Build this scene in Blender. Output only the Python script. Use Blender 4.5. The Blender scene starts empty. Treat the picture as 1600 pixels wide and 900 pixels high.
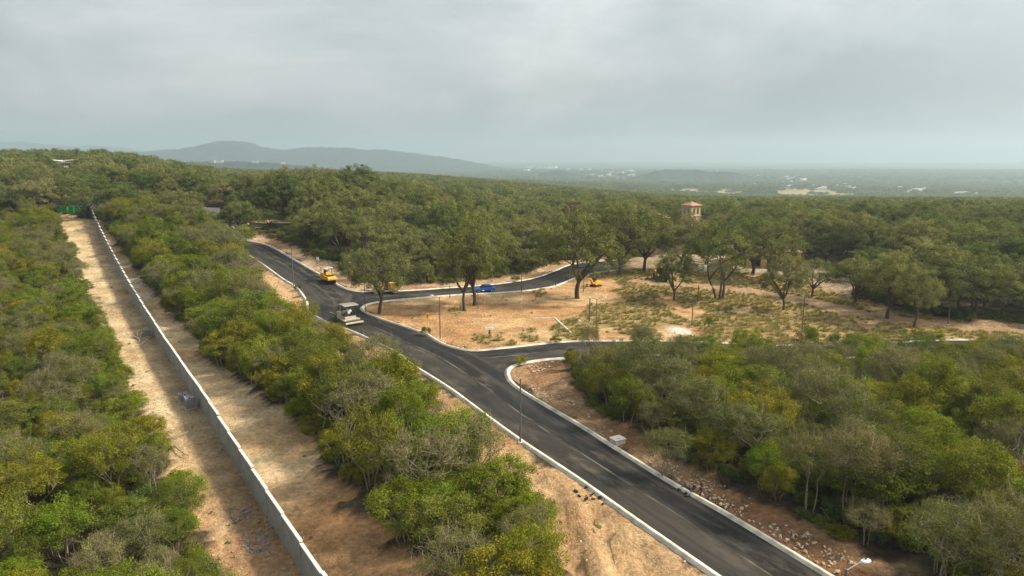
import bpy, math, random
import numpy as np
from mathutils import Vector, Matrix

# ------------------------------------------------------------------ camera, sky, sun, exposure
scene = bpy.context.scene
COL = scene.collection
PITCH = math.radians(11.0)
CAM_Z = 27.0
FPX = 1067.0
cam_data = bpy.data.cameras.new('camera')
cam_data.sensor_width = 36.0
cam_data.lens = 36.0 * FPX / 1600.0
cam_data.clip_start = 0.5
cam_data.clip_end = 60000.0
cam = bpy.data.objects.new('camera', cam_data)
COL.objects.link(cam)
cam.location = (0, 0, CAM_Z)
cam.rotation_euler = (math.pi / 2 - PITCH, 0, 0)
scene.camera = cam

SUN_AZ = math.radians(84.0)      # to the right of the viewing direction
SUN_EL = math.radians(40.0)
SUN_DIR = Vector((math.sin(SUN_AZ) * math.cos(SUN_EL), math.cos(SUN_AZ) * math.cos(SUN_EL), math.sin(SUN_EL)))

world = bpy.data.worlds.new('World')
scene.world = world
world.use_nodes = True
nt = world.node_tree
nt.nodes.clear()
def wn(t, **k):
    n = nt.nodes.new(t)
    for a, b in k.items():
        setattr(n, a, b)
    return n
w_out = wn('ShaderNodeOutputWorld')
w_bg = wn('ShaderNodeBackground')
w_bg.inputs['Strength'].default_value = 0.1
sky = wn('ShaderNodeTexSky', sky_type='NISHITA', sun_disc=False)
sky.sun_elevation = SUN_EL
sky.sun_rotation = SUN_AZ
sky.air_density = 1.2
sky.dust_density = 4.0
tc = wn('ShaderNodeTexCoord')
mp = wn('ShaderNodeMapping')
mp.inputs['Scale'].default_value = (1.0, 1.0, 2.3)
mp.inputs['Location'].default_value = (0.3, 0.1, 0.6)
cn = wn('ShaderNodeTexNoise')
cn.inputs['Scale'].default_value = 1.9
cn.inputs['Detail'].default_value = 7.0
cn.inputs['Roughness'].default_value = 0.56
cn.inputs['Distortion'].default_value = 0.35
cr = wn('ShaderNodeValToRGB')
cr.color_ramp.elements[0].position = 0.36
cr.color_ramp.elements[0].color = (2.6, 2.98, 3.1, 1)
cr.color_ramp.elements[1].position = 0.66
cr.color_ramp.elements[1].color = (5.5, 5.65, 5.6, 1)
dotn = wn('ShaderNodeVectorMath', operation='DOT_PRODUCT')
dotn.inputs[1].default_value = SUN_DIR
mx = wn('ShaderNodeMath', operation='MAXIMUM'); mx.inputs[1].default_value = 0.0
pw = wn('ShaderNodeMath', operation='POWER'); pw.inputs[1].default_value = 3.8
gl = wn('ShaderNodeVectorMath', operation='SCALE')
gl.inputs[0].default_value = (11.0, 10.9, 10.5)
addn = wn('ShaderNodeVectorMath', operation='ADD')
mixn = wn('ShaderNodeMix', data_type='RGBA')
mixn.inputs['Factor'].default_value = 0.93
L = nt.links.new
L(tc.outputs['Generated'], mp.inputs['Vector'])
L(mp.outputs['Vector'], cn.inputs['Vector'])
L(cn.outputs['Fac'], cr.inputs['Fac'])
L(tc.outputs['Generated'], dotn.inputs[0])
L(dotn.outputs['Value'], mx.inputs[0])
L(mx.outputs[0], pw.inputs[0])
L(pw.outputs[0], gl.inputs['Scale'])
L(cr.outputs['Color'], addn.inputs[0])
# overcast skies are darker towards the horizon (CIE overcast law, softened)
sepz = wn('ShaderNodeSeparateXYZ'); hzr = wn('ShaderNodeMapRange')
hzr.inputs['From Min'].default_value = 0.0; hzr.inputs['From Max'].default_value = 0.24; hzr.inputs['To Min'].default_value = 0.62; hzr.inputs['To Max'].default_value = 1.05
dk_ = wn('ShaderNodeVectorMath', operation='SCALE')
L(tc.outputs['Generated'], sepz.inputs[0]); L(sepz.outputs['Z'], hzr.inputs['Value'])
L(addn.outputs[0], dk_.inputs[0]); L(hzr.outputs[0], dk_.inputs['Scale'])
L(gl.outputs[0], addn.inputs[1])
L(sky.outputs['Color'], mixn.inputs['A'])
L(dk_.outputs[0], mixn.inputs['B'])
L(mixn.outputs['Result'], w_bg.inputs['Color'])
L(w_bg.outputs[0], w_out.inputs['Surface'])

sun_data = bpy.data.lights.new('sun', 'SUN')
sun_data.energy = 4.8
sun_data.angle = math.radians(9.0)
sun_data.color = (1.0, 0.87, 0.68)
sun = bpy.data.objects.new('sun', sun_data)
COL.objects.link(sun)
sun.rotation_euler = (-SUN_DIR).to_track_quat('-Z', 'Y').to_euler()

scene.view_settings.view_transform = 'Standard'
scene.view_settings.look = 'None'
scene.view_settings.exposure = 0.74
scene.view_settings.gamma = 1.0
scene.view_settings.use_curve_mapping = False
cy = scene.cycles
cy.use_denoising = True
cy.max_bounces = 5
cy.diffuse_bounces = 2
cy.glossy_bounces = 2
cy.transmission_bounces = 2
cy.transparent_max_bounces = 4
cy.volume_bounces = 1
cy.use_adaptive_sampling = True
cy.adaptive_threshold = 0.02
cy.caustics_reflective = False
cy.caustics_refractive = False
HAZE_DENSITY = 0.00021

rng = np.random.default_rng(7)
random.seed(7)

# ------------------------------------------------------------------ terrain shape
def smooth(a, b, x):
    t = np.clip((np.asarray(x, float) - a) / (b - a), 0, 1)
    return t * t * (3 - 2 * t)

def vnoise(x, y, seed=0):
    x = np.asarray(x, float); y = np.asarray(y, float)
    xi = np.floor(x).astype(np.int64); yi = np.floor(y).astype(np.int64)
    fx = x - xi; fy = y - yi
    fx = fx * fx * (3 - 2 * fx); fy = fy * fy * (3 - 2 * fy)
    def h(a, b):
        n = (a * 374761393 + b * 668265263 + seed * 974711) & 0x7fffffff
        n = ((n ^ (n >> 13)) * 1274126177) & 0x7fffffff
        n = n ^ (n >> 16)
        return (n % 65536) / 65535.0
    return ((h(xi, yi) * (1 - fx) + h(xi + 1, yi) * fx) * (1 - fy)
            + (h(xi, yi + 1) * (1 - fx) + h(xi + 1, yi + 1) * fx) * fy)

def fbm(x, y, seed=0, oct=4):
    s = 0; a = 0.5; tot = 0
    for i in range(oct):
        s = s + a * vnoise(np.asarray(x) * 2 ** i, np.asarray(y) * 2 ** i, seed + i * 17)
        tot += a; a *= 0.5
    return s / tot

def height(x, y):
    x = np.asarray(x, float); y = np.asarray(y, float)
    ys = np.maximum(y, 1.0)
    w = 1 - smooth(-55, -2, x)
    ang = 1 - smooth(-0.62, -0.30, x / ys)
    k = smooth(190, 330, y)
    w = w * ((1 - k) + k * ang)
    t = np.maximum(0, y - 70)
    rise = np.where(t <= 127, 11 * (t / 127.0) ** 2, 11 + 8.5 * (1 - np.exp(-np.maximum(t - 127, 0) / 75.0)))
    rise = rise * (1 - smooth(420, 1000, y))
    near = -0.05 * np.clip(70 - y, 0, 60) * (1 - smooth(-16, 2, x))
    s = smooth(-0.3, 0.35, x / ys)
    drop = 0.052 * np.clip(y - 210, 0, 1000) * s
    z = rise * w + near - drop
    r = np.hypot(x, y)
    plain = -88 + 9 * (fbm(x / 900.0, y / 900.0, 5, 3) - 0.5)
    k2 = smooth(620, 3400, r)
    return z * (1 - k2) + plain * k2

CP, SP = math.cos(PITCH), math.sin(PITCH)
def ray(px, py):
    u = (px - 800.0) / FPX; v = (450.0 - py) / FPX
    return np.array([u, CP + v * SP, -SP + v * CP])
def W(px, py):
    """ground point seen at a photo pixel: where the view ray meets the terrain"""
    d = ray(px, py)
    t0, t1 = 5.0, None
    t = 8.0
    while t < 12000:
        if CAM_Z + d[2] * t < float(height(d[0] * t, d[1] * t)):
            t1 = t; break
        t0 = t; t *= 1.03
    if t1 is None:
        t1 = t0
    for _ in range(30):
        m = 0.5 * (t0 + t1)
        if CAM_Z + d[2] * m < float(height(d[0] * m, d[1] * m)): t1 = m
        else: t0 = m
    x, y = d[0] * t1, d[1] * t1
    return np.array([x, y, float(height(x, y))])
def depth_of(p):
    return p[1] * CP + (CAM_Z - p[2]) * SP
def project(x, y, z):
    d = y * CP + (CAM_Z - z) * SP
    upc = y * SP + (z - CAM_Z) * CP
    d = np.maximum(d, 0.1)
    return 800 + FPX * x / d, 450 - FPX * upc / d, d
def PW(pts):
    return np.array([W(*p) for p in pts])

def catmull(P, step=1.2):
    P = np.asarray(P, float)
    Q = np.vstack([2 * P[0] - P[1], P, 2 * P[-1] - P[-2]])
    out = []
    for i in range(1, len(Q) - 2):
        p0, p1, p2, p3 = Q[i - 1], Q[i], Q[i + 1], Q[i + 2]
        n = max(2, int(np.linalg.norm((p2 - p1)[:2]) / step))
        t = np.linspace(0, 1, n, endpoint=False)[:, None]
        out.append(0.5 * ((2 * p1) + (-p0 + p2) * t + (2 * p0 - 5 * p1 + 4 * p2 - p3) * t ** 2 + (-p0 + 3 * p1 - 3 * p2 + p3) * t ** 3))
    out.append(P[-1:])
    return np.vstack(out)

def in_poly(x, y, poly):
    x = np.asarray(x, float); y = np.asarray(y, float)
    c = np.zeros(x.shape, bool)
    n = len(poly); j = n - 1
    for i in range(n):
        xi, yi = poly[i][0], poly[i][1]; xj, yj = poly[j][0], poly[j][1]
        if yi != yj:
            c ^= ((yi > y) != (yj > y)) & (x < (xj - xi) * (y - yi) / (yj - yi) + xi)
        j = i
    return c

def dist_poly(x, y, line):
    d = np.full(np.shape(x), 1e9)
    for i in range(len(line) - 1):
        ax, ay = line[i][0], line[i][1]; bx, by = line[i + 1][0], line[i + 1][1]
        vx, vy = bx - ax, by - ay
        t = np.clip(((x - ax) * vx + (y - ay) * vy) / (vx * vx + vy * vy + 1e-9), 0, 1)
        d = np.minimum(d, np.hypot(x - ax - t * vx, y - ay - t * vy))
    return d

# ------------------------------------------------------------------ mesh helpers
def mesh_np(name, verts, faces, mats=(), mat_idx=None, face_attr=None, smooth_shade=False, n=4):
    verts = np.asarray(verts, np.float32); faces = np.asarray(faces, np.int32)
    me = bpy.data.meshes.new(name)
    me.vertices.add(len(verts)); me.vertices.foreach_set('co', verts.ravel())
    me.loops.add(faces.size); me.loops.foreach_set('vertex_index', faces.ravel())
    me.polygons.add(len(faces))
    me.polygons.foreach_set('loop_start', np.arange(0, faces.size, n, dtype=np.int32))
    me.polygons.foreach_set('loop_total', np.full(len(faces), n, np.int32))
    for m in mats: me.materials.append(m)
    if mat_idx is not None: me.polygons.foreach_set('material_index', np.asarray(mat_idx, np.int32))
    if smooth_shade: me.polygons.foreach_set('use_smooth', np.ones(len(faces), bool))
    me.update(calc_edges=True)
    if face_attr is not None:
        a = me.attributes.new('tint', 'FLOAT', 'FACE')
        a.data.foreach_set('value', np.asarray(face_attr, np.float32))
    me.validate()
    return me

def link(name, me, parent=None, loc=None):
    o = bpy.data.objects.new(name, me)
    COL.objects.link(o)
    if parent is not None: o.parent = parent
    if loc is not None: o.location = loc
    return o

def tag(o, label=None, cat=None, group=None, kind=None):
    if label: o['label'] = label
    if cat: o['category'] = cat
    if group: o['group'] = group
    if kind: o['kind'] = kind
    return o

def empty(name, loc, rz=0.0, label=None, cat=None, group=None):
    o = bpy.data.objects.new(name, None)
    COL.objects.link(o)
    o.location = loc; o.rotation_euler = (0, 0, rz)
    o.empty_display_size = 0.3
    return tag(o, label, cat, group)

def copy_tree(o, parent=None):
    c = o.copy(); COL.objects.link(c)
    c.parent = parent
    for ch in list(o.children):
        if ch.name in COL.objects:
            copy_tree(ch, c)
    return c

class MB:
    def __init__(s): s.v = []; s.f = []
    def add(s, vs, fs):
        b = len(s.v); s.v += [tuple(map(float, p)) for p in vs]; s.f += [tuple(i + b for i in f) for f in fs]; return s
    def box(s, c, d, rz=0.0, rx=0.0, ry=0.0):
        M = Matrix.Translation(c) @ Matrix.Rotation(rz, 4, 'Z') @ Matrix.Rotation(ry, 4, 'Y') @ Matrix.Rotation(rx, 4, 'X')
        vs = [M @ Vector((sx * d[0] / 2, sy * d[1] / 2, sz * d[2] / 2)) for sx in (-1, 1) for sy in (-1, 1) for sz in (-1, 1)]
        return s.add(vs, [(0, 1, 3, 2), (4, 6, 7, 5), (0, 4, 5, 1), (2, 3, 7, 6), (0, 2, 6, 4), (1, 5, 7, 3)])
    def prism(s, prof, y0, y1):
        """profile in x,z extruded along y"""
        n = len(prof)
        vs = [(p[0], y0, p[1]) for p in prof] + [(p[0], y1, p[1]) for p in prof]
        fs = [tuple(range(n)), tuple(range(2 * n - 1, n - 1, -1))] + [(i, i + n, (i + 1) % n + n, (i + 1) % n) for i in range(n)]
        return s.add(vs, fs)
    def cyl(s, p0, p1, r0, r1=None, n=10):
        r1 = r0 if r1 is None else r1
        p0 = Vector(p0); p1 = Vector(p1); d = (p1 - p0).normalized()
        a = d.orthogonal().normalized(); b = d.cross(a)
        vs = []
        for p, r in ((p0, r0), (p1, r1)):
            for i in range(n):
                t = 2 * math.pi * i / n
                vs.append(p + (a * math.cos(t) + b * math.sin(t)) * r)
        fs = [(i, (i + 1) % n, n + (i + 1) % n, n + i) for i in range(n)] + [tuple(range(n - 1, -1, -1)), tuple(range(n, 2 * n))]
        return s.add(vs, fs)
    def build(s, name, mat, parent=None, bevel=0.0):
        me = bpy.data.meshes.new(name)
        me.from_pydata(s.v, [], s.f); me.materials.append(mat); me.update()
        o = link(name, me, parent)
        if bevel:
            m = o.modifiers.new('bevel', 'BEVEL'); m.width = bevel; m.segments = 2; m.limit_method = 'ANGLE'
        return o

# ------------------------------------------------------------------ materials
def new_mat(name):
    m = bpy.data.materials.new(name); m.use_nodes = True
    n = m.node_tree; n.nodes.clear()
    out = n.nodes.new('ShaderNodeOutputMaterial')
    return m, n, out
def plain(name, col, rough=0.7, scale=4.0, var=0.25, metal=0.0, bump=0.0, spec=0.3):
    m, n, out = new_mat(name)
    p = n.nodes.new('ShaderNodeBsdfPrincipled')
    p.inputs['Roughness'].default_value = rough
    p.inputs['Metallic'].default_value = metal
    p.inputs['Specular IOR Level'].default_value = spec
    t = n.nodes.new('ShaderNodeTexCoord')
    no = n.nodes.new('ShaderNodeTexNoise'); no.inputs['Scale'].default_value = scale; no.inputs['Detail'].default_value = 6
    r = n.nodes.new('ShaderNodeValToRGB')
    r.color_ramp.elements[0].position = 0.3; r.color_ramp.elements[1].position = 0.7
    r.color_ramp.elements[0].color = tuple(c * (1 - var) for c in col) + (1,)
    r.color_ramp.elements[1].color = tuple(min(1, c * (1 + var)) for c in col) + (1,)
    n.links.new(t.outputs['Object'], no.inputs['Vector'])
    n.links.new(no.outputs['Fac'], r.inputs['Fac'])
    n.links.new(r.outputs['Color'], p.inputs['Base Color'])
    if bump:
        b = n.nodes.new('ShaderNodeBump'); b.inputs['Strength'].default_value = bump; b.inputs['Distance'].default_value = 0.05
        n.links.new(no.outputs['Fac'], b.inputs['Height']); n.links.new(b.outputs[0], p.inputs['Normal'])
    n.links.new(p.outputs[0], out.inputs[0])
    return m

def leaf_mat(name, cols, trans=0.3):
    m, n, out = new_mat(name)
    oi = n.nodes.new('ShaderNodeObjectInfo')
    r = n.nodes.new('ShaderNodeValToRGB')
    el = r.color_ramp.elements
    while len(el) < len(cols): el.new(0.5)
    for i, c in enumerate(cols):
        el[i].position = i / (len(cols) - 1); el[i].color = tuple(c) + (1,)
    n.links.new(oi.outputs['Random'], r.inputs['Fac'])
    at = n.nodes.new('ShaderNodeAttribute'); at.attribute_name = 'tint'
    mu = n.nodes.new('ShaderNodeVectorMath'); mu.operation = 'SCALE'
    n.links.new(r.outputs['Color'], mu.inputs[0]); n.links.new(at.outputs['Fac'], mu.inputs['Scale'])
    d = n.nodes.new('ShaderNodeBsdfDiffuse'); tr = n.nodes.new('ShaderNodeBsdfTranslucent')
    n.links.new(mu.outputs[0], d.inputs['Color'])
    y = n.nodes.new('ShaderNodeVectorMath'); y.operation = 'MULTIPLY'; y.inputs[1].default_value = (1.15, 1.1, 0.5)
    n.links.new(mu.outputs[0], y.inputs[0]); n.links.new(y.outputs[0], tr.inputs['Color'])
    mx = n.nodes.new('ShaderNodeMixShader'); mx.inputs[0].default_value = trans
    n.links.new(d.outputs[0], mx.inputs[1]); n.links.new(tr.outputs[0], mx.inputs[2])
    n.links.new(mx.outputs[0], out.inputs[0])
    return m

M = {}
M['leaf_thicket'] = leaf_mat('leaf_thicket', [(0.194, 0.191, 0.019), (0.125, 0.159, 0.022), (0.225, 0.200, 0.021), (0.090, 0.125, 0.024), (0.159, 0.194, 0.019), (0.146, 0.148, 0.039), (0.112, 0.148, 0.019), (0.181, 0.172, 0.024)], .35)
M['leaf_lime'] = leaf_mat('leaf_lime', [(0.155, 0.194, 0.017), (0.120, 0.172, 0.019), (0.181, 0.189, 0.019)], .35)
M['leaf_scrub'] = leaf_mat('leaf_scrub', [(0.160, 0.160, 0.052), (0.117, 0.133, 0.038), (0.180, 0.164, 0.068), (0.104, 0.131, 0.034), (0.158, 0.164, 0.045)], .3)
M['leaf_oak'] = leaf_mat('leaf_oak', [(0.161, 0.175, 0.059), (0.114, 0.138, 0.045), (0.189, 0.193, 0.074), (0.136, 0.161, 0.051), (0.199, 0.193, 0.085), (0.095, 0.122, 0.040), (0.172, 0.185, 0.064)], .3)
M['leaf_dark'] = leaf_mat('leaf_dark', [(.100, .138, .042), (.125, .155, .048), (.09, .122, .04)], .3)
M['grass'] = leaf_mat('grass', [(.22, .20, .07), (.30, .25, .10), (.17, .18, .05), (.36, .28, .13)], .2)
M['bark_oak'] = plain('bark_oak', (.075, .06, .048), .9, 6, .4)
M['bark_pale'] = plain('bark_pale', (.21, .175, .13), .9, 6, .35)
M['concrete'] = plain('concrete', (.56, .53, .47), .85, 1.5, .18, bump=.2)
M['kerb'] = plain('kerb_concrete', (.45, .42, .355), .85, .9, .36, bump=.2)
M['yellow'] = plain('machine_yellow', (.72, .36, .02), .45, 3, .15, spec=.4)
M['black'] = plain('black_rubber', (.025, .025, .025), .7, 5, .3)
M['steel'] = plain('steel', (.35, .34, .32), .45, 6, .25, metal=.5)
M['cream_paint'] = plain('cream_paint', (.46, .42, .32), .5, 3, .12)
M['pole'] = plain('galvanised_pole', (.13, .125, .12), .6, 4, .2, metal=.3)
M['pole_dark'] = plain('dark_pole', (.055, .055, .055), .55, 4, .2)
M['lamp'] = plain('lamp_housing', (.62, .64, .64), .4, 4, .1)
M['white'] = plain('white_paint', (.78, .77, .73), .6, 2, .08)
M['blue'] = plain('car_blue', (.015, .09, .42), .25, 3, .1, spec=.6)
M['glass'] = plain('dark_glass', (.02, .025, .03), .12, 3, .1, spec=.6)
M['sign_yellow'] = plain('sign_yellow', (.85, .55, .01), .5, 3, .05)
M['green_tarp'] = plain('green_tarp', (.03, .36, .10), .7, 1.2, .35)
M['stucco'] = plain('cream_stucco', (.46, .35, .21), .9, 1.2, .15)
M['stucco_yellow'] = plain('yellow_stucco', (.48, .34, .15), .9, 1.2, .15)
M['terracotta'] = plain('terracotta_tile', (.30, .17, .11), .85, 2.5, .3)
M['brown'] = plain('brown_timber', (.20, .11, .06), .8, 4, .3)
M['timber'] = plain('weathered_timber', (.42, .34, .24), .85, 5, .3)
M['log'] = plain('dry_log', (.26, .20, .14), .9, 5, .3)
M['rock'] = plain('limestone_rock', (.46, .36, .26), .95, 2.5, .35)
M['white_wall'] = plain('far_white_wall', (.78, .76, .72), .8, .2, .1)
M['mountain'] = plain('mountain_scrub', (.018, .026, .020), 1.0, .006, .5)
M['bluemetal'] = plain('bucket_blue_black', (.02, .035, .07), .25, 3, .3, metal=.3, spec=.6)

def wall_mat():
    m, n, out = new_mat('grey_block_wall')
    p = n.nodes.new('ShaderNodeBsdfPrincipled'); p.inputs['Roughness'].default_value = .9
    t = n.nodes.new('ShaderNodeTexCoord')
    br = n.nodes.new('ShaderNodeTexBrick')
    br.inputs['Scale'].default_value = 1.0
    br.inputs['Brick Width'].default_value = .4; br.inputs['Row Height'].default_value = .2; br.inputs['Mortar Size'].default_value = .012
    br.inputs['Color1'].default_value = (.245, .25, .245, 1); br.inputs['Color2'].default_value = (.285, .29, .28, 1); br.inputs['Mortar'].default_value = (.20, .20, .195, 1)
    mpn = n.nodes.new('ShaderNodeMapping'); mpn.inputs['Rotation'].default_value = (math.pi / 2, 0, 0)
    n.links.new(t.outputs['Object'], mpn.inputs[0]); n.links.new(mpn.outputs[0], br.inputs['Vector'])
    no = n.nodes.new('ShaderNodeTexNoise'); no.inputs['Scale'].default_value = .8; no.inputs['Detail'].default_value = 7
    n.links.new(t.outputs['Object'], no.inputs['Vector'])
    oi = n.nodes.new('ShaderNodeObjectInfo')
    ma = n.nodes.new('ShaderNodeMath'); ma.operation = 'MULTIPLY_ADD'; ma.inputs[1].default_value = 1.0; ma.inputs[2].default_value = .42
    n.links.new(no.outputs['Fac'], ma.inputs[0])
    mb = n.nodes.new('ShaderNodeMath'); mb.operation = 'MULTIPLY_ADD'; mb.inputs[1].default_value = .16
    n.links.new(oi.outputs['Random'], mb.inputs[0]); n.links.new(ma.outputs[0], mb.inputs[2])
    sc = n.nodes.new('ShaderNodeVectorMath'); sc.operation = 'SCALE'
    n.links.new(br.outputs['Color'], sc.inputs[0]); n.links.new(mb.outputs[0], sc.inputs['Scale'])
    n.links.new(sc.outputs[0], p.inputs['Base Color']); n.links.new(p.outputs[0], out.inputs[0])
    return m
M['block_wall'] = wall_mat()

def ground_mat():
    m, n, out = new_mat('soil')
    p = n.nodes.new('ShaderNodeBsdfPrincipled'); p.inputs['Roughness'].default_value = .95; p.inputs['Specular IOR Level'].default_value = .1
    at = n.nodes.new('ShaderNodeAttribute'); at.attribute_name = 'soil'
    t = n.nodes.new('ShaderNodeTexCoord')
    def noise(s, d, ro=.6):
        no = n.nodes.new('ShaderNodeTexNoise'); no.inputs['Scale'].default_value = s; no.inputs['Detail'].default_value = d; no.inputs['Roughness'].default_value = ro
        n.links.new(t.outputs['Object'], no.inputs['Vector']); return no
    a = noise(.35, 8, .65); b = noise(2.2, 6, .7)
    r1 = n.nodes.new('ShaderNodeMapRange'); r1.inputs['From Min'].default_value = .3; r1.inputs['From Max'].default_value = .7; r1.inputs['To Min'].default_value = .62; r1.inputs['To Max'].default_value = 1.3
    r2 = n.nodes.new('ShaderNodeMapRange'); r2.inputs['From Min'].default_value = .3; r2.inputs['From Max'].default_value = .7; r2.inputs['To Min'].default_value = .60; r2.inputs['To Max'].default_value = 1.36
    n.links.new(a.outputs['Fac'], r1.inputs['Value']); n.links.new(b.outputs['Fac'], r2.inputs['Value'])
    mu = n.nodes.new('ShaderNodeMath'); mu.operation = 'MULTIPLY'
    n.links.new(r1.outputs[0], mu.inputs[0]); n.links.new(r2.outputs[0], mu.inputs[1])
    sc = n.nodes.new('ShaderNodeVectorMath'); sc.operation = 'SCALE'
    n.links.new(at.outputs['Color'], sc.inputs[0]); n.links.new(mu.outputs[0], sc.inputs['Scale'])
    # scattered pale stones in the dirt
    vo = n.nodes.new('ShaderNodeTexVoronoi'); vo.inputs['Scale'].default_value = 2.6
    n.links.new(t.outputs['Object'], vo.inputs['Vector'])
    rs = n.nodes.new('ShaderNodeValToRGB'); rs.color_ramp.elements[0].position = .14; rs.color_ramp.elements[0].color = (1, 1, 1, 1); rs.color_ramp.elements[1].position = .26; rs.color_ramp.elements[1].color = (0, 0, 0, 1)
    n.links.new(vo.outputs['Distance'], rs.inputs['Fac'])
    c = noise(.25, 3)
    rc = n.nodes.new('ShaderNodeValToRGB'); rc.color_ramp.elements[0].position = .42; rc.color_ramp.elements[1].position = .58
    n.links.new(c.outputs['Fac'], rc.inputs['Fac'])
    ms = n.nodes.new('ShaderNodeMath'); ms.operation = 'MULTIPLY'
    n.links.new(rs.outputs['Color'], ms.inputs[0]); n.links.new(rc.outputs['Color'], ms.inputs[1])
    br = n.nodes.new('ShaderNodeVectorMath'); br.operation = 'SCALE'; br.inputs['Scale'].default_value = 1.5
    n.links.new(sc.outputs[0], br.inputs[0])
    mix = n.nodes.new('ShaderNodeMix'); mix.data_type = 'RGBA'
    n.links.new(ms.outputs[0], mix.inputs['Factor']); n.links.new(sc.outputs[0], mix.inputs['A']); n.links.new(br.outputs[0], mix.inputs['B'])
    n.links.new(mix.outputs['Result'], p.inputs['Base Color'])
    bu = n.nodes.new('ShaderNodeBump'); bu.inputs['Strength'].default_value = 1.0; bu.inputs['Distance'].default_value = .45
    n.links.new(b.outputs['Fac'], bu.inputs['Height']); n.links.new(bu.outputs[0], p.inputs['Normal'])
    n.links.new(p.outputs[0], out.inputs[0])
    return m
M['soil'] = ground_mat()

def asphalt_mat():
    m, n, out = new_mat('fresh_asphalt')
    p = n.nodes.new('ShaderNodeBsdfPrincipled'); p.inputs['Specular IOR Level'].default_value = .12
    uv = n.nodes.new('ShaderNodeUVMap'); uv.uv_map = 'road_uv'
    def noise(sx, sy, d=5, loc=0):
        mp = n.nodes.new('ShaderNodeMapping'); mp.inputs['Scale'].default_value = (sx, sy, 1); mp.inputs['Location'].default_value = (loc, loc, 0)
        n.links.new(uv.outputs[0], mp.inputs[0])
        no = n.nodes.new('ShaderNodeTexNoise'); no.inputs['Scale'].default_value = 1; no.inputs['Detail'].default_value = d; no.inputs['Roughness'].default_value = .68
        n.links.new(mp.outputs[0], no.inputs['Vector']); return no.outputs['Fac']
    def ramp(fac, a, b):
        r = n.nodes.new('ShaderNodeMapRange'); r.inputs['From Min'].default_value = a; r.inputs['From Max'].default_value = b; r.interpolation_type = 'SMOOTHSTEP'
        n.links.new(fac, r.inputs['Value']); return r.outputs[0]
    def mul(a, b):
        q = n.nodes.new('ShaderNodeMath'); q.operation = 'MULTIPLY'
        for i, s in enumerate((a, b)):
            if isinstance(s, float): q.inputs[i].default_value = s
            else: n.links.new(s, q.inputs[i])
        return q.outputs[0]
    def mixc(f, a, b):
        x = n.nodes.new('ShaderNodeMix'); x.data_type = 'RGBA'
        n.links.new(f, x.inputs['Factor'])
        for k, s in (('A', a), ('B', b)):
            if isinstance(s, tuple): x.inputs[k].default_value = s + (1,)
            else: n.links.new(s, x.inputs[k])
        return x.outputs['Result']
    streak = ramp(noise(.22, .5, 11), .46, .64)
    patch = ramp(noise(.05, .20, 7, 3.1), .42, .60)
    fine = ramp(noise(.5, 2.5, 6, 8.0), .35, .75)
    c = mixc(fine, (.011, .011, .011), (.021, .020, .019))
    c = mixc(mul(mul(streak, patch), .75), c, (.10, .088, .07))
    c = mixc(mul(ramp(noise(.03, .6, 9, 14.0), .48, .66), .4), c, (.08, .071, .06))
    c = mixc(mul(ramp(noise(.09, .3, 6, 31.0), .55, .72), .75), c, (.015, .015, .016))
    # thin pale joint along the middle where two asphalt passes meet
    sep = n.nodes.new('ShaderNodeSeparateXYZ'); n.links.new(uv.outputs[0], sep.inputs[0])
    ab = n.nodes.new('ShaderNodeMath'); ab.operation = 'ABSOLUTE'; n.links.new(sep.outputs['Y'], ab.inputs[0])
    seam = n.nodes.new('ShaderNodeMapRange'); seam.inputs['From Min'].default_value = .05; seam.inputs['From Max'].default_value = .14; seam.inputs['To Min'].default_value = 1; seam.inputs['To Max'].default_value = 0
    n.links.new(ab.outputs[0], seam.inputs['Value'])
    c = mixc(mul(mul(seam.outputs[0], ramp(noise(.15, .0, 4, 5.0), .42, .6)), .55), c, (.20, .18, .15))
    # the two paver passes: one lane already dusty, the other fresher and blacker
    lane = n.nodes.new('ShaderNodeMapRange'); lane.inputs['From Min'].default_value = -.12; lane.inputs['From Max'].default_value = .12; lane.inputs['To Min'].default_value = .30; lane.inputs['To Max'].default_value = 0.0
    n.links.new(sep.outputs['Y'], lane.inputs['Value'])
    c = mixc(mul(lane.outputs[0], ramp(noise(.12, .3, 8, 51.0), .3, .6)), c, (.075, .064, .052))
    n.links.new(c, p.inputs['Base Color'])
    rr = n.nodes.new('ShaderNodeMapRange'); rr.inputs['To Min'].default_value = .55; rr.inputs['To Max'].default_value = .85
    n.links.new(patch, rr.inputs['Value']); n.links.new(rr.outputs[0], p.inputs['Roughness'])
    bu = n.nodes.new('ShaderNodeBump'); bu.inputs['Strength'].default_value = .3; bu.inputs['Distance'].default_value = .03
    n.links.new(noise(6, 6, 4), bu.inputs['Height']); n.links.new(bu.outputs[0], p.inputs['Normal'])
    n.links.new(p.outputs[0], out.inputs[0])
    return m
M['asphalt'] = asphalt_mat()

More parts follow.
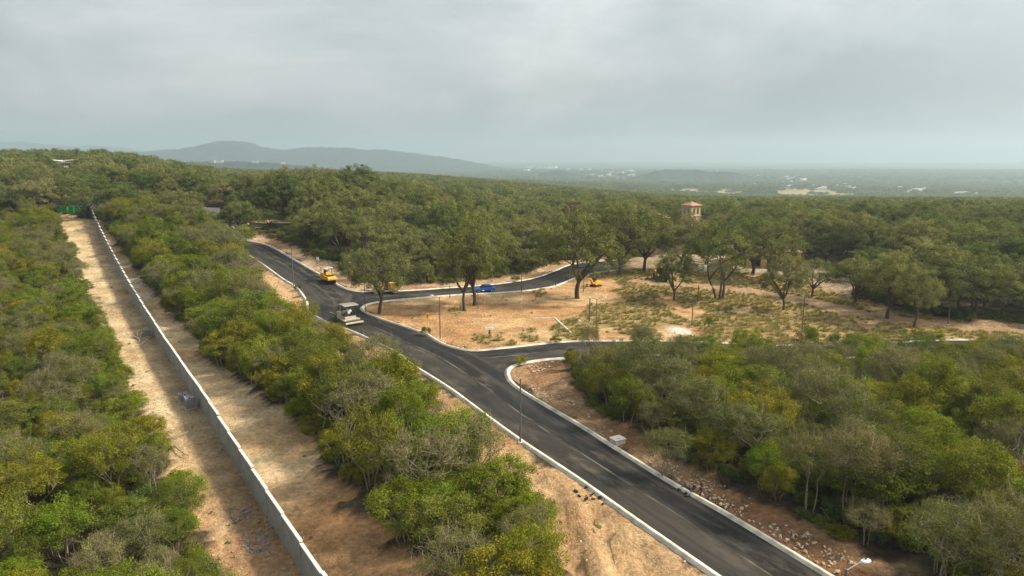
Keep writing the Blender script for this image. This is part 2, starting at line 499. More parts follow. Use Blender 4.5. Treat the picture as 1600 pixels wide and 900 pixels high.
# ------------------------------------------------------------------ road layout (photo pixels -> ground)
main_pairs = [((1400, 1090), (1560, 1060)), ((1210, 964), (1400, 964)), ((1099, 887), (1268, 884)), ((990, 811), (1143, 808)), ((900, 747), (1040, 749)),
              ((816, 691), (949, 692)), ((754, 646), (872, 646)), ((700, 606), (796, 590)), ((640, 568), (737, 552)),
              ((613, 548), (685, 534)), ((553, 519), (632, 510)), ((518, 507), (600, 500)), ((489, 492), (575, 490)),
              ((479, 482), (567, 483)), ((478, 470), (562, 468)), ((462, 449), (540, 452)), ((440, 435), (526, 444)),
              ((407, 411), (500, 429)), ((385, 397), (462, 407)), ((360, 383), (425, 386)), ((335, 369), (382, 375)),
              ((316, 358), (361, 364)), ((300, 350), (354, 353))]
side_pairs = [((793, 590), (685, 534)), ((795, 577), (705, 542)), ((810, 569), (737, 548)), ((844, 563), (790, 545)), ((878, 560), (850, 538)),
              ((938, 556), (932, 533)), ((1065, 556), (1065, 534)), ((1205, 559), (1205, 539)), ((1343, 559), (1343, 539)),
              ((1458, 553), (1458, 532)), ((1600, 551), (1600, 531)), ((1750, 549), (1750, 530))]
branch_pairs = [((566, 484), (526, 444)), ((567, 479), (540, 451)), ((577, 475), (555, 455)), ((600, 471), (580, 456)), ((662, 465), (640, 454)),
                ((725, 460), (700, 450)), ((775, 458), (755, 446)), ((815, 455), (800, 441)), ((845, 451), (837, 434)), ((870, 446), (865, 424)),
                ((900, 434), (890, 414)), ((935, 426), (925, 409)), ((975, 421), (970, 407))]
cross_pairs = [((250, 353), (250, 344)), ((300, 354), (300, 345)), ((345, 354), (345, 346)), ((400, 355), (400, 348)), ((460, 356), (460, 349))]
K1 = [p[0] for p in main_pairs]
K2 = [(1560, 1060), (1400, 964), (1268, 884), (1143, 808), (1040, 749), (949, 692), (908, 666), (825, 617), (801, 600), (793, 587), (795, 576), (810, 569),
      (844, 563), (878, 560), (938, 556), (1065, 556), (1205, 559), (1343, 559), (1458, 553), (1600, 551), (1750, 549)]
K3 = [(1750, 530), (1600, 531), (1458, 532), (1343, 539), (1205, 539), (1065, 534), (932, 533), (875, 535), (825, 540), (770, 546), (737, 548), (705, 542), (685, 534),
      (665, 522), (632, 510), (600, 500), (575, 490), (566, 484), (567, 479), (577, 475), (600, 471), (662, 465), (725, 460), (775, 458), (815, 455),
      (845, 451), (870, 446), (900, 434), (935, 426), (975, 421)]
K4 = [(970, 407), (925, 409), (890, 414), (865, 424), (837, 434), (800, 441), (755, 446), (700, 450), (640, 454), (580, 456), (555, 455), (540, 451),
      (526, 444), (500, 429), (462, 407), (425, 386), (407, 380), (382, 375), (361, 367), (361, 362), (366, 359), (364, 355), (354, 353)]
KW = [catmull(PW(k), 1.0) for k in (K1, K2, K3, K4)]

def strip(pairs, lift, name):
    A = PW([p[0] for p in pairs]); B = PW([p[1] for p in pairs])
    n = 14
    Ls, Rs = [], []
    A2 = catmull(A, 2.0)
    # same stations on both edges
    def rs(P):
        Q = np.vstack([2 * P[0] - P[1], P, 2 * P[-1] - P[-2]]); out = []
        for i in range(1, len(Q) - 2):
            t = np.linspace(0, 1, 8, endpoint=False)[:, None]
            p0, p1, p2, p3 = Q[i - 1], Q[i], Q[i + 1], Q[i + 2]
            out.append(0.5 * ((2 * p1) + (-p0 + p2) * t + (2 * p0 - 5 * p1 + 4 * p2 - p3) * t ** 2 + (-p0 + 3 * p1 - 3 * p2 + p3) * t ** 3))
        out.append(P[-1:]); return np.vstack(out)
    a, b = rs(A), rs(B)
    c = (a + b) / 2
    s = np.concatenate([[0], np.cumsum(np.linalg.norm(np.diff(c[:, :2], axis=0), axis=1))])
    m = 10
    t = np.linspace(-.012, 1.012, m)
    V = a[:, None, :] * (1 - t[None, :, None]) + b[:, None, :] * t[None, :, None]
    V[..., 2] = height(V[..., 0], V[..., 1]) + lift
    wd = np.linalg.norm((b - a)[:, :2], axis=1)
    U = np.stack([np.broadcast_to(s[:, None], V.shape[:2]), (t[None, :] - .5) * np.clip(wd[:, None], 0, 11)], -1)
    k = len(a)
    idx = np.arange(k * m).reshape(k, m)
    F = np.stack([idx[:-1, :-1], idx[1:, :-1], idx[1:, 1:], idx[:-1, 1:]], -1).reshape(-1, 4)
    # keep faces upward
    me = mesh_np(name, V.reshape(-1, 3), F, [M['asphalt']], smooth_shade=True)
    uvl = me.uv_layers.new(name='road_uv')
    li = np.empty(len(me.loops), np.int32); me.loops.foreach_get('vertex_index', li)
    uvl.data.foreach_set('uv', U.reshape(-1, 2)[li].astype(np.float32).ravel())
    o = link(name, me); tag(o, kind='structure')
    return np.vstack([a, b[::-1]])
ROAD_POLYS = [strip(main_pairs, .022, 'road'), strip(side_pairs, .018, 'road'), strip(branch_pairs, .014, 'road'), strip(cross_pairs, .010, 'road')]

def kerb(line):
    P = np.asarray(line)
    d = np.gradient(P[:, :2], axis=0); d /= np.linalg.norm(d, axis=1)[:, None] + 1e-9
    nrm = np.stack([-d[:, 1], d[:, 0]], 1)
    # profile across: gutter on both sides is low, kerb stone in the middle stands 0.15 m
    prof = [(-.34, -.1), (-.34, .035), (-.13, .04), (-.11, .15), (.11, .15), (.13, .04), (.34, .035), (.34, -.1)]
    V = []
    for w, h in prof:
        q = P[:, :2] + nrm * w
        V.append(np.column_stack([q, height(P[:, 0], P[:, 1]) + h]))
    V = np.stack(V, 1); k, m = V.shape[:2]
    idx = np.arange(k * m).reshape(k, m)
    F = np.stack([idx[:-1, :-1], idx[:-1, 1:], idx[1:, 1:], idx[1:, :-1]], -1).reshape(-1, 4)
    o = link('kerb', mesh_np('kerb', V.reshape(-1, 3), F, [M['kerb']])); tag(o, kind='structure')
for l in KW: kerb(l)

# ------------------------------------------------------------------ open (tree-free) ground
corridor = PW([(86, 333), (102, 380), (154, 500), (202, 610), (252, 700), (296, 780), (330, 870), (345, 980), (420, 1200), (1000, 1200), (760, 980), (650, 870), (558, 790), (497, 710),
               (447, 640), (347, 578), (249, 472), (192, 390), (160, 345)])
left_verge = PW([(372, 398), (396, 440), (418, 500), (490, 548), (575, 600), (650, 640), (725, 693), (790, 755), (835, 815), (860, 880), (880, 980), (960, 1200), (1400, 1200)] + K1[0:19])
right_verge = PW([(885, 562), (900, 605), (925, 640), (965, 668), (1045, 706), (1115, 745), (1185, 785), (1265, 820), (1335, 857), (1400, 900), (1500, 980), (1760, 1200), (1600, 1200), (1560, 1060), (1400, 964), (1268, 884),
                  (1143, 808), (949, 692), (825, 617), (793, 587), (795, 576), (844, 563)])
lot = PW(K3 + [(1060, 421), (1160, 426), (1250, 440), (1330, 466), (1420, 488), (1500, 503), (1600, 512), (1750, 515)])
branch_verge = PW([(380, 345), (392, 362), (412, 368), (442, 380), (482, 398), (522, 413), (546, 434), (590, 446), (640, 446), (700, 443), (760, 438), (800, 431), (835, 424), (860, 414), (880, 406), (940, 402), (980, 402)] + K4)
far_end = PW([(240, 338), (380, 340), (470, 349), (470, 358), (380, 358), (300, 356), (240, 356)])
yard = PW([(972, 422), (985, 404), (1090, 400), (1250, 404), (1335, 430), (1335, 466), (1250, 440), (1160, 426)])
CLEAR = [corridor, left_verge, right_verge, lot, branch_verge, far_end, yard] + ROAD_POLYS
fields = []
for (px, py, rx, ry) in [(1190, 301, 190, 330), (1300, 300, 130, 260), (1370, 304, 130, 150), (880, 297, 70, 220), (990, 300, 70, 180), (1085, 301, 80, 200)]:
    fields.append((W(px, py), rx, ry))
def in_field(x, y):
    c = np.zeros(np.shape(x), bool)
    for p, rx, ry in fields:
        c |= ((x - p[0]) / rx) ** 2 + ((y - p[1]) / ry) ** 2 < 1
    return c

# ------------------------------------------------------------------ ground sheet
def axis(lo, hi, step, far, grow=1.16):
    a = list(np.arange(lo, hi + 1e-6, step))
    s = step; x = hi
    while x < far:
        s *= grow; x += s; a.append(min(x, far))
    s = step; x = lo; b = []
    while x > -far:
        s *= grow; x -= s; b.append(max(x, -far))
    return np.array(sorted(set(b)) + a)
gx = axis(-135, 100, .7, 12000); gy = axis(22, 205, .7, 12000)
GX, GY = np.meshgrid(gx, gy, indexing='ij')
GZ = height(GX, GY)
near = (np.abs(GX) < 260) & (GY > 0) & (GY < 420)
dk = np.full(GX.shape, 1e9)
xs, ys = GX[near], GY[near]
dn = np.full(xs.shape, 1e9)
for l in KW: dn = np.minimum(dn, dist_poly(xs, ys, l[::3]))
dk[near] = dn
onroad = np.zeros(GX.shape, bool)
for rp in ROAD_POLYS: onroad |= in_poly(GX, GY, rp)
fade = smooth(.5, 2.2, np.where(onroad, 0, dk))
jx = GX + 3.0 * (fbm(GX / 2.5, GY / 2.5, 3) - .5) * 2; jy = GY + 3.0 * (fbm(GX / 2.5, GY / 2.5, 9) - .5) * 2
zc = in_poly(jx, jy, corridor); zl = in_poly(jx, jy, left_verge); zr = in_poly(jx, jy, right_verge); zlot = in_poly(jx, jy, lot)
zb = in_poly(jx, jy, branch_verge) | in_poly(jx, jy, far_end); zy = in_poly(jx, jy, yard)
rel = (fbm(GX / 1.6, GY / 1.6, 21, 3) - .5) * .5 + (fbm(GX / 6.0, GY / 6.0, 22, 3) - .5) * .5
amp = np.where(zc, .35, np.where(zlot, .5, np.where(zl, 2.0, 1.5)))
# the right-hand verge is a heap of broken ground rising to the trees
bank = np.where(zr | (~(zc | zl | zlot | zb)), 1, 0) * smooth(1.5, 5.0, dk) * .35 * (dk < 30)
farfade = 1 - smooth(230, 380, np.hypot(GX, GY))
rut = np.zeros(GX.shape)
for line, dep, wdt in ((catmull(PW([(872, 760), (884, 800), (896, 840), (905, 880), (900, 940)]), 1.0), .38, .7), (catmull(PW([(905, 770), (935, 820), (960, 870), (985, 930)]), 1.0), .30, .6),
                       (catmull(PW([(840, 740), (862, 790), (870, 850)]), 1.0), .25, .6), (catmull(PW([(985, 850), (1020, 900)]), 1.0), .22, .5)):
    mm = (np.abs(GX) < 60) & (GY < 90) & (GY > 15)
    dd_ = np.full(GX.shape, 99.0); dd_[mm] = dist_poly(GX[mm], GY[mm], line)
    dep *= 1.7
    rut += -dep * np.exp(-(dd_ / wdt) ** 2) + .5 * dep * np.exp(-((dd_ - wdt * 1.9) / wdt) ** 2)
GZ = GZ + (rel * amp + bank + rut) * fade * farfade
GZ = GZ - np.where(onroad | (dk < .45), .07, 0.0) - np.where((dk < 1.2) & ~onroad, .0, 0)
def col(c): return np.array(c)
soil = np.zeros(GX.shape + (3,)); soil[:] = (.075, .058, .036)
n1 = fbm(GX / 7.0, GY / 7.0, 31)[..., None]; n2 = fbm(GX / 3.0, GY / 3.0, 41)[..., None]; n3 = fbm(GX / 14.0, GY / 14.0, 51)[..., None]
def put(mask, c): soil[mask] = np.broadcast_to(c, soil.shape)[mask]
def lerp(a, b, t): return np.asarray(a) * (1 - t) + np.asarray(b) * t
def sm3(a, b, x): return smooth(a, b, x)
put(zl, lerp((.38, .215, .10), (.50, .325, .175), sm3(.35, .65, n1)))
put(zr, lerp((.27, .145, .075), (.36, .23, .13), sm3(.35, .65, n1)))
c_lot = lerp((.44, .25, .115), (.57, .38, .195), sm3(.35, .65, n1))
c_lot = lerp(c_lot, np.array((.30, .15, .07)), .6 * sm3(.55, .72, n2))
put(zlot, c_lot)
put(zb, lerp((.36, .22, .12), (.46, .32, .20), sm3(.35, .65, n1)))
put(zy, lerp((.30, .215, .13), (.38, .30, .21), sm3(.35, .65, n1)))
# corridor: pale track on the far side of the wall, redder soil on the near end
_wp = PW([(467, 900), (380, 733), (325, 635), (265, 530), (138, 331)])      # foot of the wall read off the photo, straight line fitted
_wc = _wp[:, :2].mean(0); _wv = np.linalg.svd(_wp[:, :2] - _wc)[2][0]
if _wv[1] < 0: _wv = -_wv
def _on_wall(p):
    q = _wc + _wv * ((p[:2] - _wc) @ _wv); return np.array([q[0], q[1], float(height(q[0], q[1]))])
wA, wB = _on_wall(_wp[0]) * .35 + _wp[0] * .65, _on_wall(_wp[-1])
wA[2] = float(height(wA[0], wA[1]))
wd = (wB - wA)[:2]; wl = np.linalg.norm(wd); wd = wd / wl; wn_ = np.array([-wd[1], wd[0]])   # wn_ points to the left side of the wall
side = (GX - wA[0]) * wn_[0] + (GY - wA[1]) * wn_[1]
along = (GX - wA[0]) * wd[0] + (GY - wA[1]) * wd[1]
c_tr = lerp((.50, .35, .19), (.64, .49, .30), sm3(.35, .65, n1))
brown = lerp((.33, .225, .13), (.42, .30, .18), sm3(.35, .65, n2))
tr = smooth(1.0, 3.8, side + 1.6 * (n2[..., 0] - .5) + 0 * along)[..., None]
c_left = lerp(brown, c_tr, tr)
ruts = np.exp(-((side - 4.3) / .35) ** 2) + np.exp(-((side - 2.4) / .35) ** 2)
c_left = lerp(c_left, np.array((.34, .22, .12)), (.5 * ruts * smooth(.3, .6, n1[..., 0]))[..., None])
c_right = lerp((.46, .31, .17), (.60, .45, .27), sm3(.35, .65, n1))
c_right = lerp(c_right, np.array((.42, .38, .33)), .7 * sm3(.58, .68, n3) * smooth(10, 20, along)[..., None])
red = (smooth(22, 4, along + 10 * (n1[..., 0] - .5)))[..., None]
c_right = lerp(c_right, np.array((.40, .20, .085)), .75 * red); c_left = lerp(c_left, np.array((.36, .19, .095)), .6 * red)
put(zc, np.where((side > 0)[..., None], c_left, c_right))
# dry grass and weeds over the lot, stronger to the right
gmask = zlot & (np.hypot(GX - W(1061, 516)[0], GY - W(1061, 516)[1]) > 3.4) & (fbm(GX / 5.0, GY / 9.0, 77)[...] + .30 * smooth(2, 35, GX) - .10 * (1 - smooth(-10, 20, GX)) > .60)
gcol = lerp((.19, .155, .055), (.34, .25, .11), n2)
soil[gmask] = lerp(soil, gcol, .65)[gmask]
# lime spill and pale tracks
p = W(1061, 516)
lime = smooth(1.0, .3, np.hypot((GX - p[0]) / 2.6, (GY - p[1]) / 3.4) + .9 * (n2[..., 0] - .5)) * zlot
soil = lerp(soil, np.array((.68, .65, .58)), (lime * .85)[..., None])
track = catmull(PW([(1000, 440), (1080, 446), (1180, 456), (1260, 470), (1340, 490), (1440, 505), (1600, 515)]), 3.0)
m2 = (GX > -5) & (GX < 140) & (GY > 80) & (GY < 190)
dt = np.full(GX.shape, 99.0); dt[m2] = dist_poly(GX[m2], GY[m2], track)
soil = lerp(soil, np.array((.40, .26, .15)), (smooth(4.0, 2.2, dt + 2 * (n2[..., 0] - .5)) * .9)[..., None])
# far country: woodland floor, dry fields
fr = np.hypot(GX, GY)
far_c = lerp((.055, .065, .03), (.10, .095, .05), sm3(.4, .6, fbm(GX / 260.0, GY / 260.0, 61)[..., None]))
soil = np.where((fr > 500)[..., None], far_c, soil)
fm = in_field(GX + 25 * (n3[..., 0] - .5), GY)
soil[fm] = np.broadcast_to(lerp((.25, .19, .095), (.36, .28, .15), n3), soil.shape)[fm]
V = np.stack([GX, GY, GZ], -1).reshape(-1, 3)
nx_, ny_ = GX.shape
idx = np.arange(nx_ * ny_).reshape(nx_, ny_)
F = np.stack([idx[:-1, :-1], idx[1:, :-1], idx[1:, 1:], idx[:-1, 1:]], -1).reshape(-1, 4)
gme = mesh_np('ground', V, F, [M['soil']], smooth_shade=True)
ca = gme.attributes.new('soil', 'FLOAT_COLOR', 'POINT')
ca.data.foreach_set('color', np.concatenate([np.clip(soil * np.array((.88, .90, .90)), 0, 1).reshape(-1, 3), np.ones((nx_ * ny_, 1))], 1).astype(np.float32).ravel())
ground = link('ground', gme); tag(ground, kind='structure')

# ------------------------------------------------------------------ mountains and low hills
def ridge(name, pts, dist, thick, base, seed, mat, rough=.22):
    pts = np.array(pts, float)
    xsn = np.linspace(pts[0, 0], pts[-1, 0], 420)
    ysn = np.interp(xsn, pts[:, 0], pts[:, 1])
    ysn = np.convolve(np.pad(ysn, 4, mode='edge'), np.ones(9) / 9, 'valid') + (fbm(xsn / 9.0, xsn * 0, seed, 4) - .5) * 3.0
    us = (xsn - 800) / FPX
    top = np.array([CAM_Z + dist * ray(a, b)[2] / ray(a, b)[1] for a, b in zip(xsn, ysn)])
    X0 = us * dist / CP
    tt = np.linspace(-1, 1, 41)
    Vv = []
    for t in tt:
        prof = (1 - abs(t)) ** 1.25
        yy = dist + thick * t
        er = fbm(X0 / (thick * .16), np.full_like(X0, yy) / (thick * .35), seed, 4) - .5
        z = base + (top - base) * np.clip(prof + er * rough * 2 * (1 - prof) * min(1, abs(t) * 4), 0, 1.0)
        Vv.append(np.column_stack([X0, np.full_like(X0, yy) + 0 * z, z - 6 * (abs(t) > .99)]))
    Vv = np.stack(Vv, 1); a, b = Vv.shape[:2]
    ii = np.arange(a * b).reshape(a, b)
    Ff = np.stack([ii[:-1, :-1], ii[1:, :-1], ii[1:, 1:], ii[:-1, 1:]], -1).reshape(-1, 4)
    o = link(name, mesh_np(name, Vv.reshape(-1, 3), Ff, [mat], smooth_shade=True)); tag(o, kind='structure')
SHED_RIDGE = [(100, 310), (220, 264), (260, 256), (300, 253), (380, 252), (440, 254), (500, 260), (560, 270), (700, 310)]
ridge('mountain', [(-150, 285), (60, 258), (150, 249), (200, 243), (240, 237), (270, 234), (300, 233), (330, 228), (352, 221), (385, 219), (405, 222), (430, 231), (455, 235), (480, 231), (500, 229), (530, 231), (560, 231), (580, 235), (600, 233),
                   (640, 238), (680, 243), (705, 246), (730, 251), (770, 259), (810, 266), (850, 272), (900, 290)], 5200, 900, -92, 4, M['mountain'])
ridge('mountain', [(-700, 290), (-200, 240), (-60, 228), (30, 222), (60, 221), (90, 225), (140, 228), (180, 227), (230, 233), (280, 240), (340, 248), (520, 290)], 8600, 1200, -92, 8, M['mountain'])
ridge('hill', SHED_RIDGE, 2600, 220, -92, 24, M['mountain'], .1)
ridge('hill', [(900, 315), (960, 286), (985, 278), (1010, 268), (1030, 265), (1080, 266), (1130, 269), (1165, 275), (1200, 286), (1270, 315)], 3000, 260, -92, 14, M['mountain'], .1)
ridge('hill', [(790, 300), (830, 278), (850, 269), (870, 265), (890, 270), (915, 278), (955, 300)], 3300, 200, -92, 18, M['mountain'], .1)
ridge('hill', [(1440, 330), (1490, 312), (1520, 298), (1550, 292), (1580, 297), (1610, 308), (1680, 330)], 1900, 150, -92, 20, M['mountain'], .1)

# ------------------------------------------------------------------ haze
hz = MB().box((0, 0, (-110 + 235) / 2), (25600, 25600, 345)).build('haze', M['white'])
hm = bpy.data.materials.new('haze'); hm.use_nodes = True
hn = hm.node_tree; hn.nodes.clear()
ho = hn.nodes.new('ShaderNodeOutputMaterial'); pv = hn.nodes.new('ShaderNodeVolumePrincipled')
pv.inputs['Color'].default_value = (.46, .585, .665, 1); pv.inputs['Density'].default_value = HAZE_DENSITY; pv.inputs['Anisotropy'].default_value = .25
hn.links.new(pv.outputs[0], ho.inputs['Volume'])
hz.data.materials.clear(); hz.data.materials.append(hm)
tag(hz, kind='stuff', label='pale even haze filling the air over the valley', cat='haze')


# ------------------------------------------------------------------ tree prototypes
def tube_np(P, R, n):
    P = np.asarray(P, float); R = np.asarray(R, float)
    d = np.gradient(P, axis=0); d /= np.linalg.norm(d, axis=1)[:, None] + 1e-9
    ref = np.where(np.abs(d[:, 2:3]) > .9, np.array([[1., 0, 0]]), np.array([[0, 0, 1.]]))
    a = np.cross(d, ref); a /= np.linalg.norm(a, axis=1)[:, None] + 1e-9
    b = np.cross(d, a)
    t = np.arange(n) * 2 * math.pi / n
    V = P[:, None] + R[:, None, None] * (a[:, None] * np.cos(t)[None, :, None] + b[:, None] * np.sin(t)[None, :, None])
    k = len(P); i = np.arange(k * n).reshape(k, n)
    j = np.roll(i, -1, axis=1)
    F = np.stack([i[:-1], j[:-1], j[1:], i[1:]], -1).reshape(-1, 4)
    return V.reshape(-1, 3), F

class Acc:
    def __init__(s): s.V = []; s.F = []; s.n = 0
    def add(s, V, F): s.V.append(V); s.F.append(F + s.n); s.n += len(V)
    def get(s): return np.vstack(s.V), np.vstack(s.F)

def curve_pts(a, b, r, k=5, sag=.12):
    a = np.asarray(a, float); b = np.asarray(b, float)
    t = np.linspace(0, 1, k)[:, None]
    L_ = np.linalg.norm(b - a)
    off = r.normal(0, sag * L_, 3); off[2] = abs(off[2]) * .6
    return a * (1 - t) + b * t + off * (4 * t * (1 - t)) * .5

def grow(seed, h, w, base, limbs, tips, lpt, clump, leaf, tr, stems=1, flat=.62, inner=.45, bare=0.0, droop=0.0, aspect=.55, sides=6):
    """tree of height h and crown width w; base = where the crown starts; returns trunk and crown arrays"""
    r = np.random.default_rng(seed)
    wood = Acc()
    cz = base + (h - base) * .48; rz = (h - base) * .54; rx = w / 2
    # uneven crown: a handful of lobes push the outline in and out
    lob = r.normal(0, 1, (7, 3)); lob /= np.linalg.norm(lob, axis=1)[:, None]; la = r.uniform(-.28, .22, 7)
    def env(d):
        return 1 + (np.maximum(0, d @ lob.T) ** 3 * la).sum(1)
    d = r.normal(0, 1, (tips * 3, 3)); d /= np.linalg.norm(d, axis=1)[:, None]
    d = d[(d[:, 2] > -.55)][:tips]
    rad = inner + (1 - inner) * r.uniform(0, 1, len(d)) ** .55
    T = d * rad[:, None] * env(d)[:, None] * np.array([rx, rx, rz]) * .9 + np.array([0, 0, cz])
    T[:, 2] = np.maximum(T[:, 2], base * .75)
    # stems and limbs
    limb_pts = []; limb_r = []
    for s in range(stems):
        ang = 2 * math.pi * s / stems + r.uniform(-.4, .4)
        lean = (0 if stems == 1 else r.uniform(.06, .13) * w)
        foot = np.array([math.cos(ang), math.sin(ang), 0]) * (0 if stems == 1 else tr * 1.6)
        fork = np.array([math.cos(ang) * lean + r.normal(0, .06) * w * .4, math.sin(ang) * lean + r.normal(0, .06) * w * .4, base * r.uniform(.75, 1.1)])
        P = curve_pts(foot - np.array([0, 0, .4]), fork, r, 6, .10)
        rr = tr * (1 if stems == 1 else r.uniform(.6, .9))
        R = np.linspace(1.0, .68, 6) * rr; R[0] *= 1.35
        wood.add(*tube_np(P, R, sides + 2))
        nl = max(2, limbs // stems)
        for l in range(nl):
            dd = r.normal(0, 1, 3); dd[2] = abs(dd[2]) * .8; dd /= np.linalg.norm(dd)
            if stems > 1:
                dd[:2] += np.array([math.cos(ang), math.sin(ang)]) * .6
            e = np.array([0, 0, cz - rz * .25]) + dd * np.array([rx, rx, rz]) * .55
            Pl = curve_pts(P[-1], e, r, 6, .16)
            Rl = np.linspace(.62, .22, 6) * rr
            wood.add(*tube_np(Pl, Rl, sides))
            for q in range(2, 6): limb_pts.append(Pl[q]); limb_r.append(Rl[q])
    limb_pts = np.array(limb_pts); limb_r = np.array(limb_r)
    for tpt in T:
        c = np.argmin(((limb_pts - tpt) ** 2).sum(1) + np.where(limb_pts[:, 2] > tpt[2] + .5, 3.0, 0))
        P = curve_pts(limb_pts[c], tpt, r, 4, .15)
        wood.add(*tube_np(P, np.linspace(min(limb_r[c] * .6, .07 * h / 8), .012 * h / 6, 4), 3))
    keep = r.uniform(0, 1, len(T)) >= bare
    if bare > 0:
        for tpt in T:
            for _ in range(2):
                e = tpt + r.normal(0, clump * .8, 3) + np.array([0, 0, clump * .4])
                wood.add(*tube_np(np.array([tpt, (tpt + e) / 2 + r.normal(0, .05, 3), e]), np.array([.014, .010, .005]), 3))
    C = T[keep]
    # leaves
    n = len(C) * lpt
    ci = np.repeat(np.arange(len(C)), lpt)
    csz = clump * r.uniform(.65, 1.35, len(C))
    g = r.normal(0, 1, (n, 3)); gl = np.linalg.norm(g, axis=1)[:, None]
    g = g / gl * (r.uniform(0.05, 1, (n, 1)) ** .5)
    pos = C[ci] + g * csz[ci][:, None] * np.array([1, 1, flat])
    pos[:, 2] -= droop * (g[:, 0] ** 2 + g[:, 1] ** 2) * csz[ci]
    pos[:, 2] = np.maximum(pos[:, 2], .15)
    nrm = r.normal(0, 1, (n, 3)) * .75 + g * .9 + np.array([0, 0, .75])
    nrm /= np.linalg.norm(nrm, axis=1)[:, None]
    ax = np.cross(nrm, r.normal(0, 1, (n, 3))); ax /= np.linalg.norm(ax, axis=1)[:, None] + 1e-9
    bx = np.cross(nrm, ax)
    sz = leaf * r.uniform(.6, 1.4, n)[:, None]
    V = np.stack([pos - ax * sz * .5, pos + bx * sz * aspect * .5, pos + ax * sz * .5, pos - bx * sz * aspect * .5], 1).reshape(-1, 3)
    F = np.arange(n * 4).reshape(n, 4)
    ctint = np.clip(r.normal(1, .2, len(C)), .55, 1.5)
    tint = np.clip(ctint[ci] * r.normal(1, .13, n), .5, 1.6)
    wv, wf = wood.get()
    return wv, wf, V, F, tint

class Proto:
    pass
def proto(key, leafm, bark, **k):
    p = Proto()
    wv, wf, lv, lf, tint = grow(**k)
    p.h = k['h']; p.w = k['w']
    p.trunk = mesh_np(key + '_trunk', wv, wf, [M[bark]], smooth_shade=True)
    p.crown = mesh_np(key + '_crown', lv, lf, [M[leafm]], face_attr=tint)
    p.joined = mesh_np(key + '_whole', np.vstack([lv, wv]), np.vstack([lf, wf + len(lv)]), [M[leafm], M[bark]],
                       mat_idx=np.concatenate([np.zeros(len(lf)), np.ones(len(wf))]), face_attr=np.concatenate([tint, np.ones(len(wf))]))
    return p

OAK = [proto('oak', 'leaf_oak', 'bark_oak', seed=s, h=11, w=12, base=2.5, limbs=7, tips=tp, lpt=150, clump=cl, leaf=.21, tr=.34, stems=st, flat=.62, droop=.3)
       for s, st, tp, cl in ((1, 1, 125, .95), (2, 1, 105, 1.0), (3, 3, 120, .9), (4, 1, 140, .85), (5, 2, 110, 1.0))]
OAKD = [proto('oak_dark', 'leaf_dark', 'bark_oak', seed=s, h=10, w=10, base=2.2, limbs=6, tips=110, lpt=130, clump=.95, leaf=.21, tr=.3, stems=1) for s in (11, 12)]
THICK = [proto('thicket', lm, 'bark_pale', seed=s, h=hh, w=ww, base=bs, limbs=6, tips=tp, lpt=150, clump=cl, leaf=.115, tr=.085, stems=st, flat=fl)
         for s, hh, ww, st, bs, tp, cl, fl, lm in ((21, 5.2, 5.2, 3, 1.4, 80, .60, .65, 'leaf_thicket'), (22, 4.6, 5.8, 4, 1.2, 95, .55, .55, 'leaf_thicket'), (23, 6.2, 4.2, 2, 1.6, 75, .55, .85, 'leaf_thicket'),
             (24, 5.0, 5.0, 3, 1.4, 85, .62, .65, 'leaf_lime'), (25, 4.0, 5.2, 4, .9, 90, .5, .6, 'leaf_thicket'), (26, 6.4, 5.4, 3, 1.8, 85, .62, .7, 'leaf_thicket'), (27, 5.4, 4.4, 3, 1.2, 70, .5, .9, 'leaf_lime'), (28, 4.8, 6.2, 4, 1.4, 90, .65, .5, 'leaf_thicket'))]
SCRUB = [proto('scrub', 'leaf_scrub', 'bark_pale', seed=s, h=hh, w=ww, base=bs, limbs=7, tips=110, lpt=115, clump=.55, leaf=.10, tr=.09, stems=st, flat=.75, bare=b, aspect=.4)
         for s, hh, ww, st, b, bs in ((31, 5.6, 5.4, 3, .12, 1.8), (32, 5.0, 5.8, 4, .2, 1.8), (33, 6.4, 5.0, 2, .1, 2.2), (34, 5.0, 4.6, 3, .3, 1.6), (35, 6.4, 5.2, 3, .15, 3.2), (36, 6.0, 5.6, 2, .2, 3.0))]
DRY = [proto('dry', 'leaf_scrub', 'bark_pale', seed=s, h=5.0, w=4.2, base=1.8, limbs=9, tips=80, lpt=22, clump=.5, leaf=.10, tr=.09, stems=3, bare=.6, aspect=.4) for s in (41, 42)]
BUSH = [proto('bush', lm, 'bark_pale', seed=s, h=1.7, w=2.2, base=.3, limbs=4, tips=28, lpt=80, clump=.38, leaf=.12, tr=.04, stems=3) for s, lm in ((51, 'leaf_thicket'), (52, 'leaf_dark'), (53, 'leaf_scrub'))]
OAKM = [proto('oak_mid', lm, 'bark_oak', seed=s, h=10, w=11, base=2.0, limbs=4, tips=56, lpt=60, clump=1.3, leaf=.46, tr=.3, stems=1, sides=4) for s, lm in ((61, 'leaf_oak'), (62, 'leaf_oak'), (63, 'leaf_dark'), (64, 'leaf_oak'), (65, 'leaf_oak'))]
OAKF = [proto('oak_far', lm, 'bark_oak', seed=s, h=9, w=12, base=1.2, limbs=2, tips=26, lpt=22, clump=2.0, leaf=1.25, tr=.3, stems=1, sides=3) for s, lm in ((71, 'leaf_oak'), (72, 'leaf_dark'), (73, 'leaf_oak'))]

